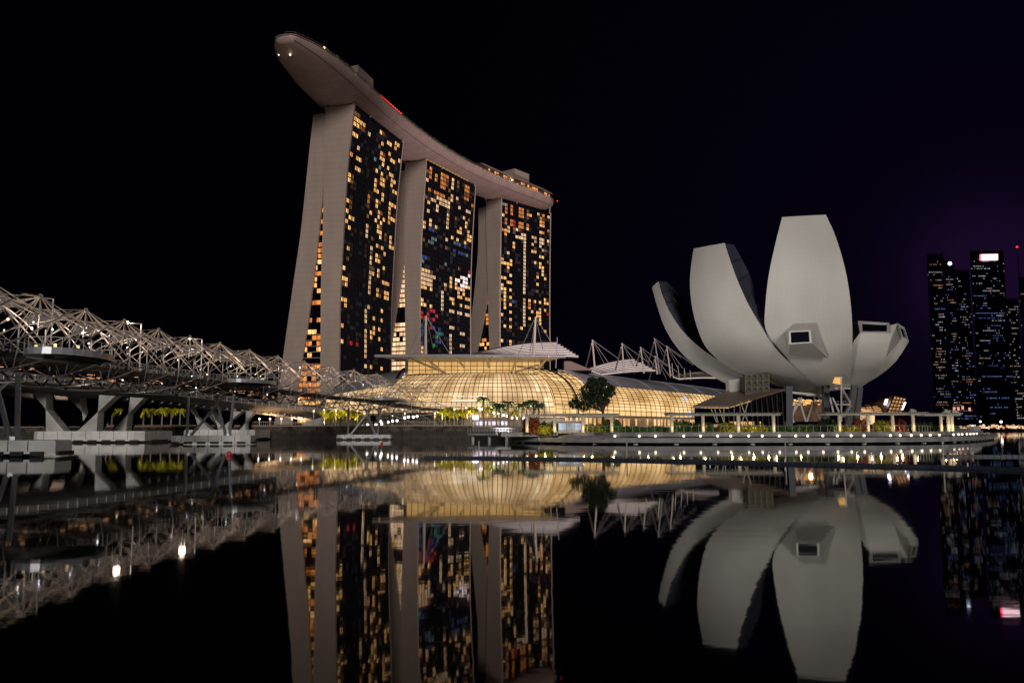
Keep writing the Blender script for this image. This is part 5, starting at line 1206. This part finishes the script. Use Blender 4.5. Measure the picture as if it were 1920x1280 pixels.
for i, (x, y, Y) in enumerate(((898,827,80), (1175,830,73), (1472,826,66), (1767,828,58))):
    t_ = PY(x, y, Y); o = MB().tube([Vector((t_.x, Y, -1)), Vector((t_.x, Y, t_.z))], .055, 8).tube([Vector((t_.x, Y, t_.z - .12)), Vector((t_.x, Y, t_.z + .02))], .075, 8).build('mooring_pole', M['rail'], None, origin=(t_.x, Y, 0)); tag(o, 'thin pale mooring pole at the floating pontoon, %s from the left' % nth(i), 'pole', 'mooring poles')
for i, (x, y) in enumerate(((716, 833), (429, 853))):
    o = MB().ball(GX(x, 1605 * 2.5 / (y - 806.5), .2), .28, 8, 6).build('buoy', mat('buoy_red', (.5, .05, .04), .5), None); tag(o, ('small red buoy below the farthest footbridge pier', 'small red buoy in front of the second footbridge pier')[i], 'buoy')

# promenade railing on the sea wall, people-size clutter
mb = MB()
for x in range(470, 880, 4): mb.tube([GX(x, 246.5, GZ + .5), GX(x, 246.5, GZ + 1.6)], .04, 4)
mb.tube([GX(460, 246.5, GZ + 1.6), GX(884, 246.5, GZ + 1.6)], .05, 4); o = mb.build('promenade_railing', M['mast'], None); tag(o, 'low railing on top of the stone sea wall', 'railing')
mb = MB(); mb.prism([GX(200, 285, GZ), GX(590, 285, GZ), PY(590, 796, 285), PY(200, 796, 285)], (0, 3, 0)); o = mb.build('planter_wall', mat('rear_wall', (.25, .16, .1), .8, noise=.3, nscale=.2), None); tag(o, 'long low brown wall behind the lamp posts under the road bridge', 'wall')

# ================================================================== FAR SHORE AND SKYLINE
mb = MB(); mb.prism([Vector((420, 880, -1)), Vector((1500, 880, -1)), Vector((1500, 2400, -1)), Vector((420, 2400, -1))], (0, 0, 3)); tag(mb.build('far_shore', M['far'], None), 'dark far bank of the bay', kind='structure')
rg = random.Random(21)
def office(x0, x1, ytop, Y, label, pal, density, slant=0, sign=None, rowh=3.6, sky=0):
    zb = 2; a, c = PY(x0, ytop, Y), PY(x1, ytop, Y); zt = a.z; a.z = c.z = zb; dep = 45
    r_ = empty('office_tower', (a + c) / 2, label, 'skyscraper', 'office towers across the bay')
    poly = [Vector((a.x, Y, zb)), Vector((c.x, Y, zb)), Vector((c.x, Y, zt - slant)), Vector((a.x, Y, zt))]
    MB().prism(poly, (dep * a.x / Y, dep, 0)).build('shaft', M['far'], r_)
    bands = {}; h = zb + 14
    nc = max(5, int((c.x - a.x) / 1.7)); cwid = (c.x - a.x) / nc
    while h < zt - 10 - slant:
        mode = rg.random()
        k = 0
        run = rg.random() < density * .8
        r0, r1 = sorted((rg.random(), rg.random()))
        col = rg.choice(pal)
        for k in range(nc):
            lit = (run and r0 < k / nc < r1 and rg.random() < .85) or rg.random() < density * .06
            if lit:
                xa = a.x + cwid * (k + .1); xb = xa + cwid * rg.uniform(.4, .85); cc = col if run else rg.choice(pal)
                bands.setdefault(cc, MB()).poly([(xa, Y - .3, h), (xb, Y - .3, h), (xb, Y - .3, h + rowh * .42), (xa, Y - .3, h + rowh * .42)])
        h += rowh
    for cc, mb in bands.items(): tag(mb.build('lit_windows', OFW[cc], r_), kind='stuff')
    return r_, zt, a, c
OFW = {'y': emis('office_yellow', (.9, .72, .62), .30, stripes=.3), 'b': emis('office_blue', (.16, .30, 1), .32, stripes=.3), 'w': emis('office_white', (.75, .8, 1), .42, stripes=.3), 'o': emis('office_orange', (1, .4, .2), .28, stripes=.3)}
office(1737, 1768, 476, 1150, 'office tower with a slanted top, leftmost of the skyline', 'yyowwb', .8)
office(1769, 1788, 484, 1165, 'narrow office tower wing descending right of the slanted top', 'yowb', .8, slant=14)
office(1788, 1817, 506, 1180, 'lower office tower between the leftmost one and the red-signed one', 'yowbwb', .9)
r_, zt, a, c = office(1818, 1881, 470, 1220, 'broad office tower with a bright red and white sign near its top', 'wwbbbyw', .95)
E_s = emis('sign_glare', (1, .62, .70), 4.0); E_s2 = emis('sign_red', (1, .05, .12), 5.0)
q = [PY(1841, 477, 1218), PY(1871, 476.5, 1218), PY(1871, 487.5, 1218), PY(1841, 488, 1218)]; MB().prism(q, (0, 1, 0)).build('roof_sign', E_s, r_)
q = [PY(1837.5, 477, 1218), PY(1840.8, 477, 1218), PY(1840.8, 488, 1218), PY(1837.5, 488, 1218)]; MB().prism(q, (0, 1, 0)).build('roof_sign', E_s2, r_)
MB().ball(PY(1781, 494, 1150), 2.6, 8, 5).build('roof_lamp', emis('roof_lamp_blue', (.6, .75, 1), 4), r_)
office(1883, 1908, 560, 1130, 'shorter office tower in front of the antenna tower', 'yyw', .9)
r2, zt, a, c = office(1909, 1960, 520, 1250, 'office tower with a tall antenna at the right edge of the view', 'yyw', .9)
p = PY(1907, 463, 1250); MB().tube([Vector((p.x + 2, 1252, 80)), p], 1.0, 6, .4).build('antenna', M['far'], r2); MB().ball(p, 1.6, 8, 5).build('antenna_lamp', E_redl, r2)
office(1838, 1900, 690, 1000, 'low dark block before the skyline with bands of blue windows', 'bbbw', .5)
# waterfront pavilions and lights on the far bank
fr_ = empty('waterfront_terrace', GX(1850, 890, 2), 'far waterfront terrace with strings of warm lights', 'terrace')
MB().prism([GX(1800, 890, 2), GX(1990, 890, 2), GX(1990, 890, 8), GX(1800, 890, 8)], (0, 20, 0)).build('hall', M['far'], fr_)
mbs = {}
for i in range(110):
    x = rg.uniform(1800, 1925); y = rg.choice((799, 800, 801, 797, 802)) + rg.uniform(-.8, .8); mbs.setdefault(rg.choice('yyyyow'), MB()).box(PY(x, y, 888), (rg.uniform(.5, 3.0), .4, rg.uniform(.4, 1.8)))
for k, mb in mbs.items(): tag(mb.build('terrace_light', {'y': emis('t_y', (1, .6, .3), .9), 'o': emis('t_o', (1, .25, .12), .9), 'w': emis('t_w', (1, .95, .9), 1.8)}[k], fr_), kind='stuff')
mb = MB()
for x, y in ((1789, 766), (1797, 766), (1805, 764), (1818, 767)): mb.box(PY(x, y, 900), (2.2, .5, 3.5))
mb.build('terrace_lantern', emis('t_l', (1, .4, .25), .9), fr_); MB().ball(PY(1877, 790.5, 885), 1.3, 8, 5).build('lantern', E_white, fr_); MB().ball(PY(1838, 790, 885), 1.0, 8, 5).build('lantern', E_white, fr_)

# added spots without fixtures, to brighten the roof deck hull from below
for x, y, z, ax_, ay, az, en, sp in ((60, 380, 4, -70, 520, 195, 2.6e6, 85), (-30, 330, 4, -105, 460, 195, 1.0e6, 75), (150, 520, 4, 0, 680, 195, 2.2e6, 85)):
    lamp('hull_floodlight', 'SPOT', (x, y, z), en, (1, .80, .76), 4.0, (ax_, ay, az), sp)
lamp('museum_floodlight', 'SPOT', (30, 120, 2.5), 52000, (1, .96, .9), 1.2, (70, 185, 42), 46)  # added spot over the open water, to brighten the petals
lamp('jetty_floodlight', 'SPOT', (-8, 190, 3), 30000, (1, .95, .9), 1.0, (48, 203, 25), 70)  # added spot that brightens the far left petal from the side
lamp('quay_floodlight', 'SPOT', (-12, 4, 7), 30000, (.95, .97, 1), 1.0, (-75, 170, 6), 62)  # added spot beside the camera, to brighten the bridge piers
